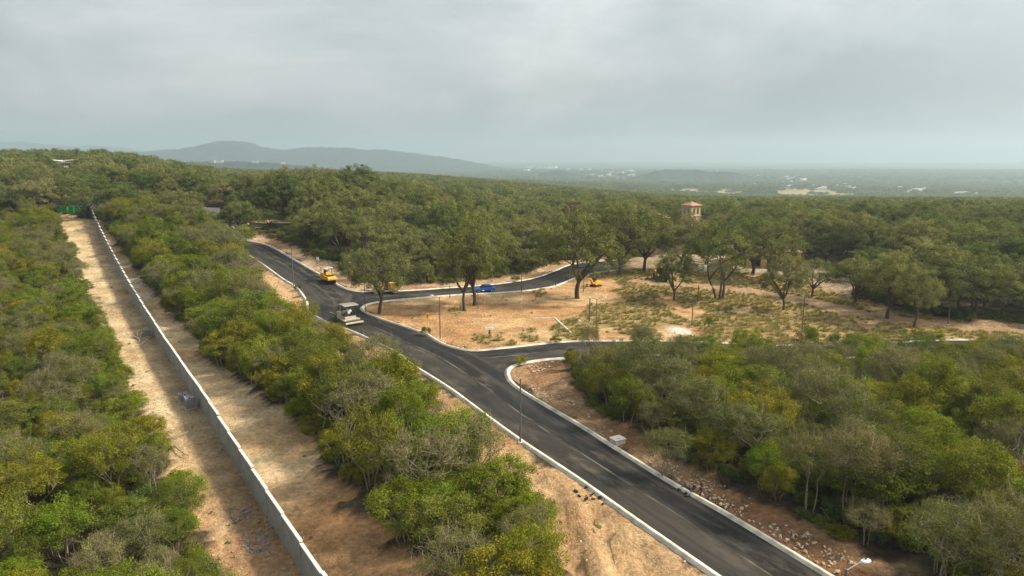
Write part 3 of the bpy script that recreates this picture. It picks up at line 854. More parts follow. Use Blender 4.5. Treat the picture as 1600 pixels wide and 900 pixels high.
def scatter(name, protos_meshes, pts, label, cat, tilt=0.0):
    """uncountable growth: one object; pts rows = x, y, z, rot, sx, sz, index"""
    coll = bpy.data.collections.new(name + '_kinds')
    for i, me in enumerate(protos_meshes):
        coll.objects.link(bpy.data.objects.new('%s_kind_%02d' % (name, i), me))
    pts = np.asarray(pts, float)
    me = bpy.data.meshes.new(name)
    me.vertices.add(len(pts)); me.vertices.foreach_set('co', pts[:, :3].astype(np.float32).ravel())
    a = me.attributes.new('rot', 'FLOAT_VECTOR', 'POINT')
    rv = np.column_stack([np.zeros(len(pts)), np.zeros(len(pts)), pts[:, 3]]).astype(np.float32)
    if tilt: rv[:, :2] = rng.normal(0, tilt, (len(pts), 2))
    a.data.foreach_set('vector', rv.ravel())
    a = me.attributes.new('scl', 'FLOAT_VECTOR', 'POINT')
    a.data.foreach_set('vector', np.column_stack([pts[:, 4], pts[:, 4], pts[:, 5]]).astype(np.float32).ravel())
    a = me.attributes.new('idx', 'INT', 'POINT'); a.data.foreach_set('value', pts[:, 6].astype(np.int32))
    o = link(name, me)
    g = bpy.data.node_groups.new(name, 'GeometryNodeTree')
    g.interface.new_socket('Geometry', in_out='INPUT', socket_type='NodeSocketGeometry')
    g.interface.new_socket('Geometry', in_out='OUTPUT', socket_type='NodeSocketGeometry')
    gi = g.nodes.new('NodeGroupInput'); go = g.nodes.new('NodeGroupOutput')
    ci = g.nodes.new('GeometryNodeCollectionInfo'); ci.inputs['Collection'].default_value = coll
    ci.inputs['Separate Children'].default_value = True; ci.inputs['Reset Children'].default_value = True
    ip = g.nodes.new('GeometryNodeInstanceOnPoints'); ip.inputs['Pick Instance'].default_value = True
    def na(nm, t):
        q = g.nodes.new('GeometryNodeInputNamedAttribute'); q.data_type = t; q.inputs['Name'].default_value = nm; return q.outputs['Attribute']
    g.links.new(gi.outputs[0], ip.inputs['Points']); g.links.new(ci.outputs[0], ip.inputs['Instance'])
    g.links.new(na('idx', 'INT'), ip.inputs['Instance Index'])
    g.links.new(na('rot', 'FLOAT_VECTOR'), ip.inputs['Rotation']); g.links.new(na('scl', 'FLOAT_VECTOR'), ip.inputs['Scale'])
    g.links.new(ip.outputs[0], go.inputs[0])
    md = o.modifiers.new('scatter', 'NODES'); md.node_group = g
    tag(o, label, cat, kind='stuff')
    return o

def place_tree(name, p, xyz, rot, sx, sz, label, cat, group=None):
    r = empty(name, xyz, rot, label, cat, group)
    r.scale = (sx, sx, sz)
    link('trunk', p.trunk, r); link('crown', p.crown, r)
    return r

def jgrid(x0, x1, y0, y1, s, jit=.42):
    X, Y = np.meshgrid(np.arange(x0, x1, s), np.arange(y0, y1, s), indexing='ij')
    X = X + (np.arange(X.shape[1]) % 2)[None, :] * s * .5
    X = X.ravel() + rng.uniform(-jit, jit, X.size) * s; Y = Y.ravel() + rng.uniform(-jit, jit, Y.size) * s
    return X, Y
def is_clear(x, y):
    c = np.zeros(np.shape(x), bool)
    for p in CLEAR: c |= in_poly(x, y, p)
    return c
def in_view(x, y, z, mpx=110, up=9):
    px, py, d = project(x, y, z)
    px2, py2, _ = project(x, y, z + up)
    return (y > 18) & (px > -mpx) & (px < 1600 + mpx) & (py2 < 960)

KEEP_OUT = []     # (x, y, radius) of buildings and hand-placed trees
def keep_ok(x, y):
    ok = np.ones(np.shape(x), bool)
    for (a, b, r) in KEEP_OUT: ok &= np.hypot(x - a, y - b) > r
    return ok

# ------------------------------------------------------------------ the trees that stand on their own in the lot and yard
solo = [  # base pixel, top y, crown width px, prototype, label
    ((592, 489), 381, 112, OAK[1], 'oak tree on the rounded kerb tip of the dirt lot beside a slim lamp'),
    ((727, 486), 352, 96, OAK[0], 'oak tree with straight dark trunk, nearer of the pair in the dirt lot'),
    ((741, 477), 338, 118, OAK[3], 'oak tree with thick trunk, farther of the pair in the dirt lot'),
    ((903, 466), 334, 150, OAK[3], 'large spreading oak tree in the dirt lot beside the small yellow digger'),
    ((1052, 470), 392, 66, OAK[0], 'slender leaning young oak tree standing alone on the bare dirt'),
    ((1124, 467), 346, 122, OAK[2], 'broad oak tree with several trunks fanning out of one foot by the track'),
    ((1208, 438), 350, 100, OAK[1], 'dense oak tree close in front of the yellow house porch'),
    ((1223, 485), 400, 84, OAK[3], 'small round oak tree beside the sandy track'),
    ((1270, 463), 404, 72, OAK[1], 'small oak tree on the far side of the sandy track'),
    ((966, 430), 322, 120, OAK[3], 'tall oak tree between the branch road end and the yellow loader'),
    ((1008, 424), 330, 105, OAK[1], 'tall oak tree directly behind the yellow loader'),
    ((1066, 424), 336, 90, OAK[0], 'tall oak tree between the yellow loader and the white gate'),
    ((1175, 428), 345, 110, OAK[3], 'oak tree in front of the yellow house with red tiles'),
    ((1335, 474), 400, 90, OAK[0], 'oak tree at the end of the house yard beside the sandy track'),
    ((1386, 497), 396, 110, OAK[3], 'oak tree with forked dark trunk beside the sandy track'),
    ((1427, 512), 420, 72, OAK[1], 'small oak tree with crooked trunk at the edge of the side road verge'),
    ((1508, 496), 392, 130, OAK[2], 'wide dark oak tree with forked trunk at the far end of the track'),
    ((373, 366), 312, 56, OAK[0], 'oak tree on the kerb corner at the far end of the main road'),
    ((392, 369), 318, 40, OAK[1], 'slim oak tree behind the arm lamp at the far end of the road'),
    ((585, 602), 517, 86, SCRUB[2], 'tall open dark tree rising out of the thicket beside the road'),
    ((893, 584), 546, 26, THICK[2], 'young bright green tree alone on the verge by the kerb corner'),
    ((1108, 516), 494, 16, THICK[2], 'tiny green sapling standing in the dry grass of the lot'),
]
for (bp, ty, wpx, pr, lab) in solo:
    b = W(*bp); d = depth_of(b)
    h = (bp[1] - ty) * d / (FPX * CP); w = wpx * d / FPX
    nm = 'oak_tree' if pr in OAK else ('sapling' if wpx < 30 else 'scrub_tree')
    sx = w / (pr.w * 1.02); sz = h / (pr.h * 1.0)
    place_tree(nm, pr, b, random.uniform(0, 6.28), sx, sz, lab, 'tree')
    KEEP_OUT.append((b[0], b[1], min(w * .33, 5)))

# ------------------------------------------------------------------ building sites (built further down) keep trees away
def at_depth(px, py, d):
    """point on the view ray of a pixel at a chosen depth"""
    r = ray(px, py); t = d / (r[1] * CP - r[2] * SP)
    return np.array([0, 0, CAM_Z]) + r * t
TOWER = at_depth(1080, 330, 215); HOUSE = at_depth(1190, 400, 172); SHED = at_depth(1243, 375, 190); PAV = at_depth(103, 252, 330); LONG = at_depth(1020, 338, 222)
for q, r in ((TOWER, 5), (HOUSE, 9), (SHED, 6), (PAV, 11), (LONG, 7)): KEEP_OUT.append((q[0], q[1], r))
for t in np.linspace(.86, .99, 5): KEEP_OUT.append((PAV[0] * t, PAV[1] * t, 8))
for t in np.linspace(.76, .98, 6): KEEP_OUT.append((TOWER[0] * t, TOWER[1] * t, 5.5))
for t in np.linspace(.94, .99, 2): KEEP_OUT.append((SHED[0] * t, SHED[1] * t, 4))

# ------------------------------------------------------------------ thickets near the camera
stuff_near = []       # rows for the scatter of what is past the countable ones
NEAR_KINDS = THICK + SCRUB + DRY + OAK + OAKD
def kid(p): return NEAR_KINDS.index(p)

X, Y = jgrid(-200, 130, 16, 205, 2.95)
Z = height(X, Y)
ok = in_view(X, Y, Z) & ~is_clear(X, Y) & keep_ok(X, Y)
left_of_wall = ((X - wA[0]) * wn_[0] + (Y - wA[1]) * wn_[1]) > 0
road_mid = (PW([p[0] for p in main_pairs]) + PW([p[1] for p in main_pairs])) / 2
# which side of the main road: compare against the road centre line at the same depth
o_ = np.argsort(road_mid[:, 1])
rx_at = np.interp(Y, road_mid[o_, 1], road_mid[o_, 0])
strip_z = (~left_of_wall) & (X < rx_at)
sr = PW([(793, 590), (938, 556), (1205, 559), (1458, 553), (1750, 549)])
sy_at = np.interp(X, sr[:, 0], sr[:, 1])
right_z = (X >= rx_at) & (Y < sy_at)
left_z = left_of_wall & (Y < 190)
zone = np.where(left_z, 0, np.where(strip_z & (Y < 185), 1, np.where(right_z, 2, 3)))
sel = ok & (zone < 3)
X, Y, Z, zone = X[sel], Y[sel], Z[sel], zone[sel]
hedge = np.full(X.shape, 99.0)
for pl in (corridor, left_verge, right_verge): hedge = np.minimum(hedge, dist_poly(X, Y, np.vstack([pl, pl[:1]])))
dd = project(X, Y, Z)[2]
order = np.argsort(dd)
ZL = {0: ('the growth across from the wall', 'growth across from the wall'),
      1: ('the strip between wall and road', 'thicket between wall and road'),
      2: ('the thicket behind the stony verge', 'thicket behind the stony verge')}
cnt = {'green_thicket_tree': 0, 'scrub_tree': 0, 'dry_shrub': 0}
sy_near = np.interp(X, sr[:, 0], sr[:, 1]) - Y
patch_n = fbm(X / 9.0, Y / 9.0, 91)
for i in order:
    z = zone[i]; r = random.random(); q = patch_n[i]
    if z == 0: pg, pd = (.86 if q > .42 else .6), .05
    elif z == 1: pg, pd = (.82 if q > .42 else .55), .05
    else: pg, pd = (.78 if q > .47 else .40), .05
    if r < pd: nm, pr, lab0 = 'dry_shrub', random.choice(DRY), 'nearly leafless grey small shrub '
    elif r < pd + pg * (1 - pd): nm, pr, lab0 = 'green_thicket_tree', random.choice(THICK), 'bushy yellow green small tree '
    else: nm, pr, lab0 = 'scrub_tree', random.choice(SCRUB), 'feathery grey olive small tree '
    if z == 2 and hedge[i] < 4.5 and random.random() < .3: nm, pr, lab0 = 'scrub_tree', random.choice(SCRUB[4:] + SCRUB[2:3]), 'feathery grey olive small tree '
    s = random.uniform(.62, 1.2) * (.85 if z == 0 else (1.2 if z == 1 else 1.08))
    if hedge[i] < 2.0: s *= .8
    if z == 2 and sy_near[i] < 14: s *= .66 if sy_near[i] < 8 else .82
    sx = s * random.uniform(.9, 1.15); sz = s * random.uniform(.85, 1.15)
    rot = random.uniform(0, 6.28)
    px, py, _ = project(X[i], Y[i], Z[i] + 3)
    vis = -30 < px < 1630 and py < 930
    if vis and cnt[nm] < (285 if nm != 'dry_shrub' else 60):
        cnt[nm] += 1
        place_tree(nm, pr, (X[i], Y[i], Z[i] - .05), rot, sx, sz, lab0.replace('small', 'tall' if pr.h * sz > 5.6 else 'low' if pr.h * sz < 4.0 else 'medium') + ('on the edge of ' if hedge[i] < 3 else 'inside ') + ZL[z][0], 'shrub' if nm == 'dry_shrub' else 'tree',
                   {'green_thicket_tree': 'green trees of the ', 'scrub_tree': 'grey olive trees of the ', 'dry_shrub': 'dry shrubs of the '}[nm] + ZL[z][1])
    else:
        stuff_near.append((X[i], Y[i], Z[i] - .05, rot, sx, sz, kid(pr)))

# ------------------------------------------------------------------ oak woodland behind
X, Y = jgrid(-330, 330, 88, 420, 7.4)
Z = height(X, Y)
ok = in_view(X, Y, Z) & ~is_clear(X, Y) & keep_ok(X, Y)
lw = ((X - wA[0]) * wn_[0] + (Y - wA[1]) * wn_[1]) > 0
rx_at = np.interp(Y, road_mid[o_, 1], road_mid[o_, 0]); sy_at = np.interp(X, sr[:, 0], sr[:, 1])
thick_zone = (lw & (Y < 188)) | ((~lw) & (X < rx_at) & (Y < 183)) | ((X >= rx_at) & (Y < sy_at))
ok &= ~thick_zone
X, Y, Z = X[ok], Y[ok], Z[ok]
dd = project(X, Y, Z)[2]; order = np.argsort(dd)
dkk = np.full(X.shape, 1e9)
for l in KW: dkk = np.minimum(dkk, dist_poly(X, Y, l[::3]))
cntO = 0; mid_pts = []
pn = fbm(X / 22.0, Y / 22.0, 95)
for i in order:
    dark = pn[i] > .60 and random.random() < .7
    pr = random.choice(OAKD) if dark else random.choice(OAK)
    s = random.uniform(.62, 1.28) * (.95 if dkk[i] > 9 else .75)
    if X[i] / Y[i] < -.35: s *= .85
    sx = s * random.uniform(.9, 1.15) * (1.0 if not dark else 1.05); sz = s * random.uniform(.85, 1.1)
    rot = random.uniform(0, 6.28)
    px, py, _ = project(X[i], Y[i], Z[i] + 7)
    if -20 < px < 1620 and cntO < 270:
        cntO += 1
        szw = 'tall' if pr.h * sz > 10.2 else 'low' if pr.h * sz < 7.6 else 'medium'
        edg = 'on the edge of' if dkk[i] < 9 else 'inside'
        if dark: lab, grp = '%s dense dark green oak tree %s the wood behind the roads' % (szw, edg), 'dark oaks of the wood'
        elif X[i] < -20: lab, grp = '%s olive green oak tree %s the wood beyond the yellow rollers' % (szw, edg), 'oaks beyond the rollers'
        else: lab, grp = '%s olive green oak tree %s the wood around the houses' % (szw, edg), 'oaks around the houses'
        place_tree('oak_tree', pr, (X[i], Y[i], Z[i] - .1), rot, sx, sz, lab, 'tree', grp)
    elif dd[i] < 250:
        stuff_near.append((X[i], Y[i], Z[i] - .1, rot, sx, sz, kid(pr)))
    else:
        mid_pts.append((X[i], Y[i], Z[i] - .1, rot, sx * 1.05, sz * 1.05, random.randrange(len(OAKM))))
scatter('woodland_fill', [p.joined for p in NEAR_KINDS], stuff_near, 'mixed trees and scrub filling the thickets and wood further back', 'woodland')

# mid and far woodland
X, Y = jgrid(-800, 800, 420, 1000, 8.0)
Z = height(X, Y)
ok = in_view(X, Y, Z, 60) & ~in_field(X, Y)
for x, y, z in zip(X[ok], Y[ok], Z[ok]):
    s = random.uniform(.75, 1.3); mid_pts.append((x, y, z - .1, random.uniform(0, 6.28), s * random.uniform(.9, 1.2), s, random.randrange(len(OAKM))))
scatter('woodland', [p.joined for p in OAKM], mid_pts, 'continuous oak woodland stretching back behind the building site', 'woodland')
random.seed(21)
BLD = []
clusters = [((806, 262), (905, 271), 14, 'pale building in the hazy town behind the end of the mountain ridge', 'town behind the ridge end'),
            ((905, 265), (990, 277), 12, 'white building in the hazy town between ridge end and low dark hill', 'town by the dark hill'),
            ((1003, 270), (1040, 280), 6, 'white building beside the slope of the low dark hill', 'buildings on the dark hill'),
            ((1060, 270), (1130, 290), 10, 'white building in the trees below the low dark hill', 'buildings below the dark hill'),
            ((1140, 276), (1275, 294), 18, 'white building beyond the dry yellow field', 'buildings beyond the yellow field'),
            ((1280, 289), (1345, 298), 9, 'white building at the end of the dry yellow field', 'buildings at the end of the yellow field'),
            ((1370, 293), (1450, 301), 12, 'white building in the long row among hazy trees', 'row of white buildings'),
            ((1495, 302), (1535, 309), 4, 'pale building at the foot of the small hazy mound', 'buildings by the mound'),
            ((290, 247), (450, 254), 6, 'long white shed in front of the mountain ridge', 'sheds below the mountain')]
for (a_, b_, n_, lab, grp) in clusters:
    for i in range(n_):
        px, py = random.uniform(a_[0], b_[0]), random.uniform(a_[1], b_[1])
        if grp.startswith('sheds'):
            py = np.interp(px, [q[0] for q in SHED_RIDGE], [q[1] for q in SHED_RIDGE]) + .5; rr_ = ray(px, py); g = np.array([0, 0, CAM_Z]) + rr_ * (2596 / rr_[1])
        else: g = W(px, py)
        d = depth_of(g)
        if d > 9000: continue
        w = min(random.uniform(4, 12) * d / FPX, 48); BLD.append((g, d, w, lab, grp))
BX = np.array([q[0][0] for q in BLD]); BY = np.array([q[0][1] for q in BLD]); BWd = np.array([q[2] for q in BLD])
def hides_building(x, y):
    c = np.zeros(np.shape(x), bool)
    for bx, by, bw in zip(BX, BY, BWd):
        t = y / by; c |= (np.abs(x - bx * t) < bw * .5 + 5) & (y < by + 25) & (y > by - 140)
    return c
far_pts = []
for (y0, y1, s, dens) in ((1000, 1700, 10.5, .92), (1700, 3000, 19, .78), (3000, 5200, 34, .7)):
    X, Y = jgrid(-.85 * y1, .85 * y1, y0, y1, s)
    Z = height(X, Y)
    ok = in_view(X, Y, Z, 40) & (~in_field(X, Y) | ((fbm(X / 60.0, Y / 60.0, 33) > .62))) & ~hides_building(X, Y) & (fbm(X / 170.0, Y / 170.0, 99) < (.35 + .4 * dens)) & (rng.uniform(0, 1, X.size) < dens)
    for x, y, z in zip(X[ok], Y[ok], Z[ok]):
        q = random.uniform(.7, 1.25) * (1 if y0 < 1500 else 1.5 if y0 < 2500 else 2.1)
        far_pts.append((x, y, z - .1, random.uniform(0, 6.28), q * 1.15, q * .85, random.randrange(len(OAKF))))
scatter('far_woodland', [p.joined for p in OAKF], far_pts, 'hazy patchwork of trees covering the distant plain', 'woodland')

# ------------------------------------------------------------------ undergrowth, weeds, grass, stones
X, Y = jgrid(-150, 110, 18, 200, 1.75)
Z = height(X, Y)
edge = np.full(X.shape, 99.0)
for pl in (corridor, left_verge, right_verge, lot, branch_verge): edge = np.minimum(edge, dist_poly(X, Y, np.vstack([pl, pl[:1]])))
clear = is_clear(X, Y)
ok = in_view(X, Y, Z, 40, 2) & ~clear & (edge < 7) & (rng.uniform(0, 1, X.size) < .8)
pts = [(x, y, z - .05, random.uniform(0, 6.28), random.uniform(.55, 1.1), random.uniform(.5, 1.15), random.choice((0, 0, 1, 1, 2))) for x, y, z in zip(X[ok], Y[ok], Z[ok])]
# stray weeds on the bare ground
onr = np.zeros(X.shape, bool)
for rp in ROAD_POLYS: onr |= in_poly(X, Y, rp)
dkw = np.full(X.shape, 1e9)
for l in KW: dkw = np.minimum(dkw, dist_poly(X, Y, l[::3]))
wv_ = fbm(X / 6, Y / 6, 14)
dwall = np.abs((X - wA[0]) * wn_[0] + (Y - wA[1]) * wn_[1])
ok2 = in_view(X, Y, Z, 10, 1) & clear & ~onr & (dkw > 1.0) & (dwall > .6) & (rng.uniform(0, 1, X.size) < np.where(wv_ > .55, .10, .025) * np.where(in_poly(X, Y, right_verge), 1.5, 1))
pts += [(x, y, z - .03, random.uniform(0, 6.28), random.uniform(.08, .24), random.uniform(.08, .22), random.choice((0, 1, 2))) for x, y, z in zip(X[ok2], Y[ok2], Z[ok2])]
scatter('undergrowth', [p.joined for p in BUSH], pts, 'low bushes and weeds along the foot of the thickets', 'bushes')

def tuft(seed):
    r = np.random.default_rng(seed); n = 60
    a = r.uniform(0, 6.28, n); rr = r.uniform(0, .35, n); h = r.uniform(.15, .42, n)
    b = np.column_stack([np.cos(a) * rr, np.sin(a) * rr, np.zeros(n)])
    lean = np.column_stack([np.cos(a), np.sin(a)]) * r.uniform(.05, .25, (n, 1))
    t = b + np.column_stack([lean, h]); sd = np.column_stack([-np.sin(a), np.cos(a), 0 * a]) * .025
    V = np.stack([b - sd, b + sd, t + sd * .3, t - sd * .3], 1).reshape(-1, 3)
    return mesh_np('tuft', V, np.arange(n * 4).reshape(n, 4), [M['grass']], face_attr=r.uniform(.7, 1.3, n))
X, Y = jgrid(-40, 120, 85, 175, .75)
gm = in_poly(X, Y, lot) & (fbm(X / 5.0, Y / 9.0, 77) + .30 * smooth(2, 35, X) - .10 * (1 - smooth(-10, 20, X)) > .60) & (rng.uniform(0, 1, X.size) < .55) & (dist_poly(X, Y, track) > 2.6)
gm &= in_view(X, Y, height(X, Y), 10, 1) & (np.hypot(X - W(1061, 516)[0], Y - W(1061, 516)[1]) > 3.6)
for l in KW: gm &= dist_poly(X, Y, l[::3]) > .7
pts = [(x, y, z - .02, random.uniform(0, 6.28), random.uniform(.8, 1.5), random.uniform(.6, 1.3), random.randrange(3)) for x, y, z in zip(X[gm], Y[gm], height(X[gm], Y[gm]))]
scatter('dry_grass', [tuft(s) for s in (1, 2, 3)], pts, 'dry yellow green grass patches growing over the dirt lot', 'grass')

def stone(seed):
    r = np.random.default_rng(seed)
    V = r.normal(0, 1, (14, 3)); V /= np.linalg.norm(V, axis=1)[:, None]; V *= r.uniform(.75, 1.1, (14, 1)); V *= np.array([1, .8, .6]) * .5
    import bmesh
    bm = bmesh.new()
    for v in V: bm.verts.new(v)
    bmesh.ops.convex_hull(bm, input=bm.verts)
    me = bpy.data.meshes.new('stone'); bm.to_mesh(me); bm.free(); me.materials.append(M['rock']); return me
STONES = [stone(s) for s in range(4)]
pts = []
for pl, n, lo, hi in ((right_verge, 3200, .07, .46), (left_verge, 2400, .06, .38), (lot, 2200, .07, .34), (corridor, 2600, .05, .24), (branch_verge, 400, .1, .35)):
    b0, b1 = pl[:, :2].min(0), pl[:, :2].max(0)
    xs = rng.uniform(b0[0], b1[0], n * 6); ys = rng.uniform(max(b0[1], 20), b1[1], n * 6)
    k = in_poly(xs, ys, pl) & (fbm(xs / 4, ys / 4, 55) > .46)
    for rp in ROAD_POLYS: k &= ~in_poly(xs, ys, rp)
    for l in KW: k &= dist_poly(xs, ys, l[::3]) > .55
    k &= in_view(xs, ys, height(xs, ys), 10, 1)
    if pl is corridor: k &= np.abs((xs - wA[0]) * wn_[0] + (ys - wA[1]) * wn_[1]) > .4
    xs, ys = xs[k][:n], ys[k][:n]
    for x, y in zip(xs, ys):
        s = lo + (hi - lo) * random.random() ** 3
        pts.append((x, y, float(height(x, y)) + s * .12, random.uniform(0, 6.28), s, s, random.randrange(4)))
scatter('loose_stones', STONES, pts, 'loose pale stones strewn over the dirt verges', 'stones', tilt=.4)

# ------------------------------------------------------------------ boundary walls
def make_wall(A, B, hgt, plen, label, mat, coping_mat):
    A = np.asarray(A); B = np.asarray(B)
    d = (B - A)[:2]; Ln = np.linalg.norm(d); d = d / Ln
    ang = math.atan2(d[1], d[0])
    root = empty('block_wall', (A[0], A[1], A[2]), ang, label, 'wall')
    n = int(round(Ln / plen)); pl = Ln / n
    pm = bpy.data.meshes.new('wall_panel'); b = MB().box((0, 0, hgt / 2 - .5), (pl - .16, .15, hgt + 1.0)); pm.from_pydata(b.v, [], b.f); pm.materials.append(mat)
    cm = bpy.data.meshes.new('coping'); b = MB().box((0, 0, hgt + .055), (pl - .004, .24, .11)); cm.from_pydata(b.v, [], b.f); cm.materials.append(coping_mat)
    km = bpy.data.meshes.new('column'); b = MB().box((0, 0, hgt / 2 - .5), (.158, .21, hgt + .99)); km.from_pydata(b.v, [], b.f); km.materials.append(coping_mat if False else mat)
    for i in range(n):
        s = (i + .5) * pl
        c = A[:2] + d * s
        z = float(height(*c)) - A[2] + random.uniform(-.05, .05)
        if i % 2: z -= .0
        for nm, me in (('wall_panel', pm), ('coping', cm)):
            o = link(nm, me, root); o.location = (s, 0, z)
        zc = float(height(*(A[:2] + d * i * pl))) - A[2]
        o = link('column', km, root); o.location = (i * pl, 0, zc - .04)
    return root
make_wall(wA - np.array([*(wd * 8.4), 0]) + np.array([0, 0, float(height(*(wA[:2] - wd * 8.4))) - wA[2]]), wB, 2.35, 4.2, 'long grey block wall with stepped pale coping beside the dirt track', M['block_wall'], M['concrete'])
corner = wB + np.array([.4, .3, 0])
e2 = W(345, 341)
make_wall(corner, e2, 2.7, 4.4, 'pale concrete boundary wall closing off the far end of the road', M['concrete'], M['concrete'])

# green site screen across the end of the track
g0, g1 = W(90, 334), W(133, 332.5)
gd = g1 - g0; gl_ = np.linalg.norm(gd[:2])
root = empty('site_screen', g0, math.atan2(gd[1], gd[0]), 'bright green fabric screen closing the far end of the dirt track', 'screen')
np_ = 5
for i in range(np_):
    c = g0 + gd * i / (np_ - 1)
    MB().cyl((gl_ * i / (np_ - 1), 0, float(height(c[0], c[1])) - g0[2] - .3), (gl_ * i / (np_ - 1), 0, float(height(c[0], c[1])) - g0[2] + 2.35), .05, n=8).build('post', M['timber'], root)
for i in range(np_ - 1):
    V = []; F = []
    n = 9
    for k in range(n):
        t = (i + k / (n - 1)) / (np_ - 1); c = g0 + gd * t
        zz = float(height(c[0], c[1])) - g0[2]
        y = -.07 + .10 * math.sin(k * 1.1 + i) * math.sin(math.pi * k / (n - 1)); sagv = .12 * math.sin(math.pi * k / (n - 1)) * (.6 + .4 * (i % 2))
        x = gl_ * t * .999
        V += [(x, y, zz + .05), (x, y, zz + 2.2 - sagv), (x, y - .02, zz + 2.2 - sagv), (x, y - .02, zz + .05)]
    for k in range(n - 1):
        for q in range(4): F.append((k * 4 + q, k * 4 + (q + 1) % 4, k * 4 + 4 + (q + 1) % 4, k * 4 + 4 + q))
    MB().add(V, F).build('fabric_panel', M['green_tarp'], root)

# ------------------------------------------------------------------ machines
def heading(p_rear, p_front):
    a, b = W(*p_rear), W(*p_front)
    return (a + b) / 2, math.atan2(b[1] - a[1], b[0] - a[0])
def on_road(p, lift=.025):
    return (p[0], p[1], float(height(p[0], p[1])) + lift)
def wheel(parent, x, y, z, r, w, name='tyre', rim=True, m='black'):
    t = MB().cyl((x, y - w / 2, z), (x, y + w / 2, z), r, n=20).build(name, M[m], parent, bevel=r * .12)
    if rim:
        for sgn in (-1, 1):
            MB().cyl((x, y + sgn * (w / 2 - .03), z), (x, y + sgn * (w / 2 + .012), z), r * .55, r * .5, n=14).build('rim', M['steel'], t)
    return t

def pneumatic_roller(loc, rz, label):
    r = empty('road_roller', loc, rz, label, 'road roller')
    MB().prism([(-2.1, .75), (-2.1, 1.35), (-1.5, 1.75), (-.4, 1.75), (-.3, 1.5), (1.9, 1.45), (2.3, 1.25), (2.35, .85), (1.6, .62), (-1.6, .55)], -.86, .86).build('body', M['yellow'], r, bevel=.05)
    MB().box((1.0, 0, 1.53), (1.7, 1.25, .14)).build('hood_grille', M['black'], r, bevel=.03)
    MB().box((2.34, 0, 1.02), (.16, 1.9, .42)).build('front_beam', M['yellow'], r, bevel=.04)
    for i in range(5): wheel(r, 1.55, -.76 + i * .38, .47, .47, .30, rim=False)
    for i in range(4): wheel(r, -1.5, -.57 + i * .38, .47, .47, .30, rim=False)
    for x in (-1.55, .1):
        for y in (-.8, .8): MB().box((x, y, 2.25), (.09, .09, 1.35)).build('canopy_post', M['pole_dark'], r)
    MB().prism([(-1.8, 2.9), (-1.75, 3.02), (.3, 3.04), (.4, 2.92)], -.95, .95).build('canopy', M['steel'], r, bevel=.03)
    MB().prism([(-1.15, 1.76), (-1.25, 2.35), (-1.08, 2.38), (-.98, 1.95), (-.6, 1.93), (-.6, 1.76)], -.28, .28).build('seat', M['black'], r)
    MB().prism([(-.25, 1.76), (-.2, 2.15), (-.02, 2.2), (.1, 1.6)], -.35, .35).build('console', M['yellow'], r)
    MB().cyl((-.32, 0, 2.2), (-.26, 0, 2.26), .2, n=16).build('steering_wheel', M['black'], r)
    for y in (-.6, .6): MB().cyl((2.40, y, 1.2), (2.47, y, 1.2), .09, n=12).build('headlight', M['lamp'], r)
    return r
c, a = heading((506, 437), (520, 446))
pneumatic_roller(on_road(c), a, 'yellow pneumatic tyre roller with open canopy parked by the kerb below the white sign')

def tandem_roller(loc, rz, label):
    r = empty('road_roller', loc, rz, label, 'road roller')
    for sx in (-1, 1):
        d = MB().cyl((sx * 1.75, -.95, .66), (sx * 1.75, .95, .66), .65, n=28).build('drum', M['steel'], r, bevel=.03)
        for sy in (-1, 1): MB().cyl((sx * 1.75, sy * .93, .66), (sx * 1.75, sy * .99, .66), .25, n=16).build('hub', M['yellow'], d)
        for sy in (-1, 1): MB().prism([(sx * 1.75 - .25, .6), (sx * 1.75 - .2, 1.35), (sx * .75, 1.45), (sx * .75, 1.05), (sx * 1.75 + .05 * sx, .95), (sx * 1.75 + .25, .6)], sy * 1.0 - .05, sy * 1.0 + .05).build('yoke', M['yellow'], r)
    MB().prism([(-2.35, 1.36), (-2.3, 1.7), (-1.8, 2.02), (-.8, 1.95), (-.55, 1.5), (-.55, .6), (-.9, .5), (-.98, 1.36)], -.94, .94).build('engine_hood', M['yellow'], r, bevel=.06)
    MB().prism([(.3, .5), (.3, 1.5), (.85, 1.72), (2.0, 1.72), (2.35, 1.5), (2.35, 1.36), (1.02, 1.36), (.95, .5)], -.94, .94).build('water_tank', M['yellow'], r, bevel=.06)
    MB().box((-.12, 0, .82), (.86, 1.5, .35)).build('platform', M['black'], r, bevel=.03)
    MB().prism([(-.5, 1.0), (-.55, 1.75), (-.4, 1.78), (-.3, 1.25), (.08, 1.22), (.08, 1.0)], -.26, .26).build('seat', M['black'], r)
    MB().cyl((.22, 0, 1.0), (.2, 0, 1.62), .05, n=8).build('steering_column', M['black'], r)
    MB().cyl((.18, 0, 1.66), (.16, 0, 1.70), .2, n=16).build('steering_wheel', M['black'], r)
    for sy in (-1, 1): MB().cyl((-.5, sy * .7, 1.5), (-.5, sy * .7, 2.75), .045, n=8).build('roll_bar', M['pole_dark'], r)
    MB().cyl((-.5, -.74, 2.75), (-.5, .74, 2.75), .045, n=8).build('roll_bar_top', M['pole_dark'], r)
    return r
c, a = heading((621, 458), (583, 458))
tandem_roller(on_road(c), a, 'yellow steel drum tandem roller standing behind the kerb tip oak')

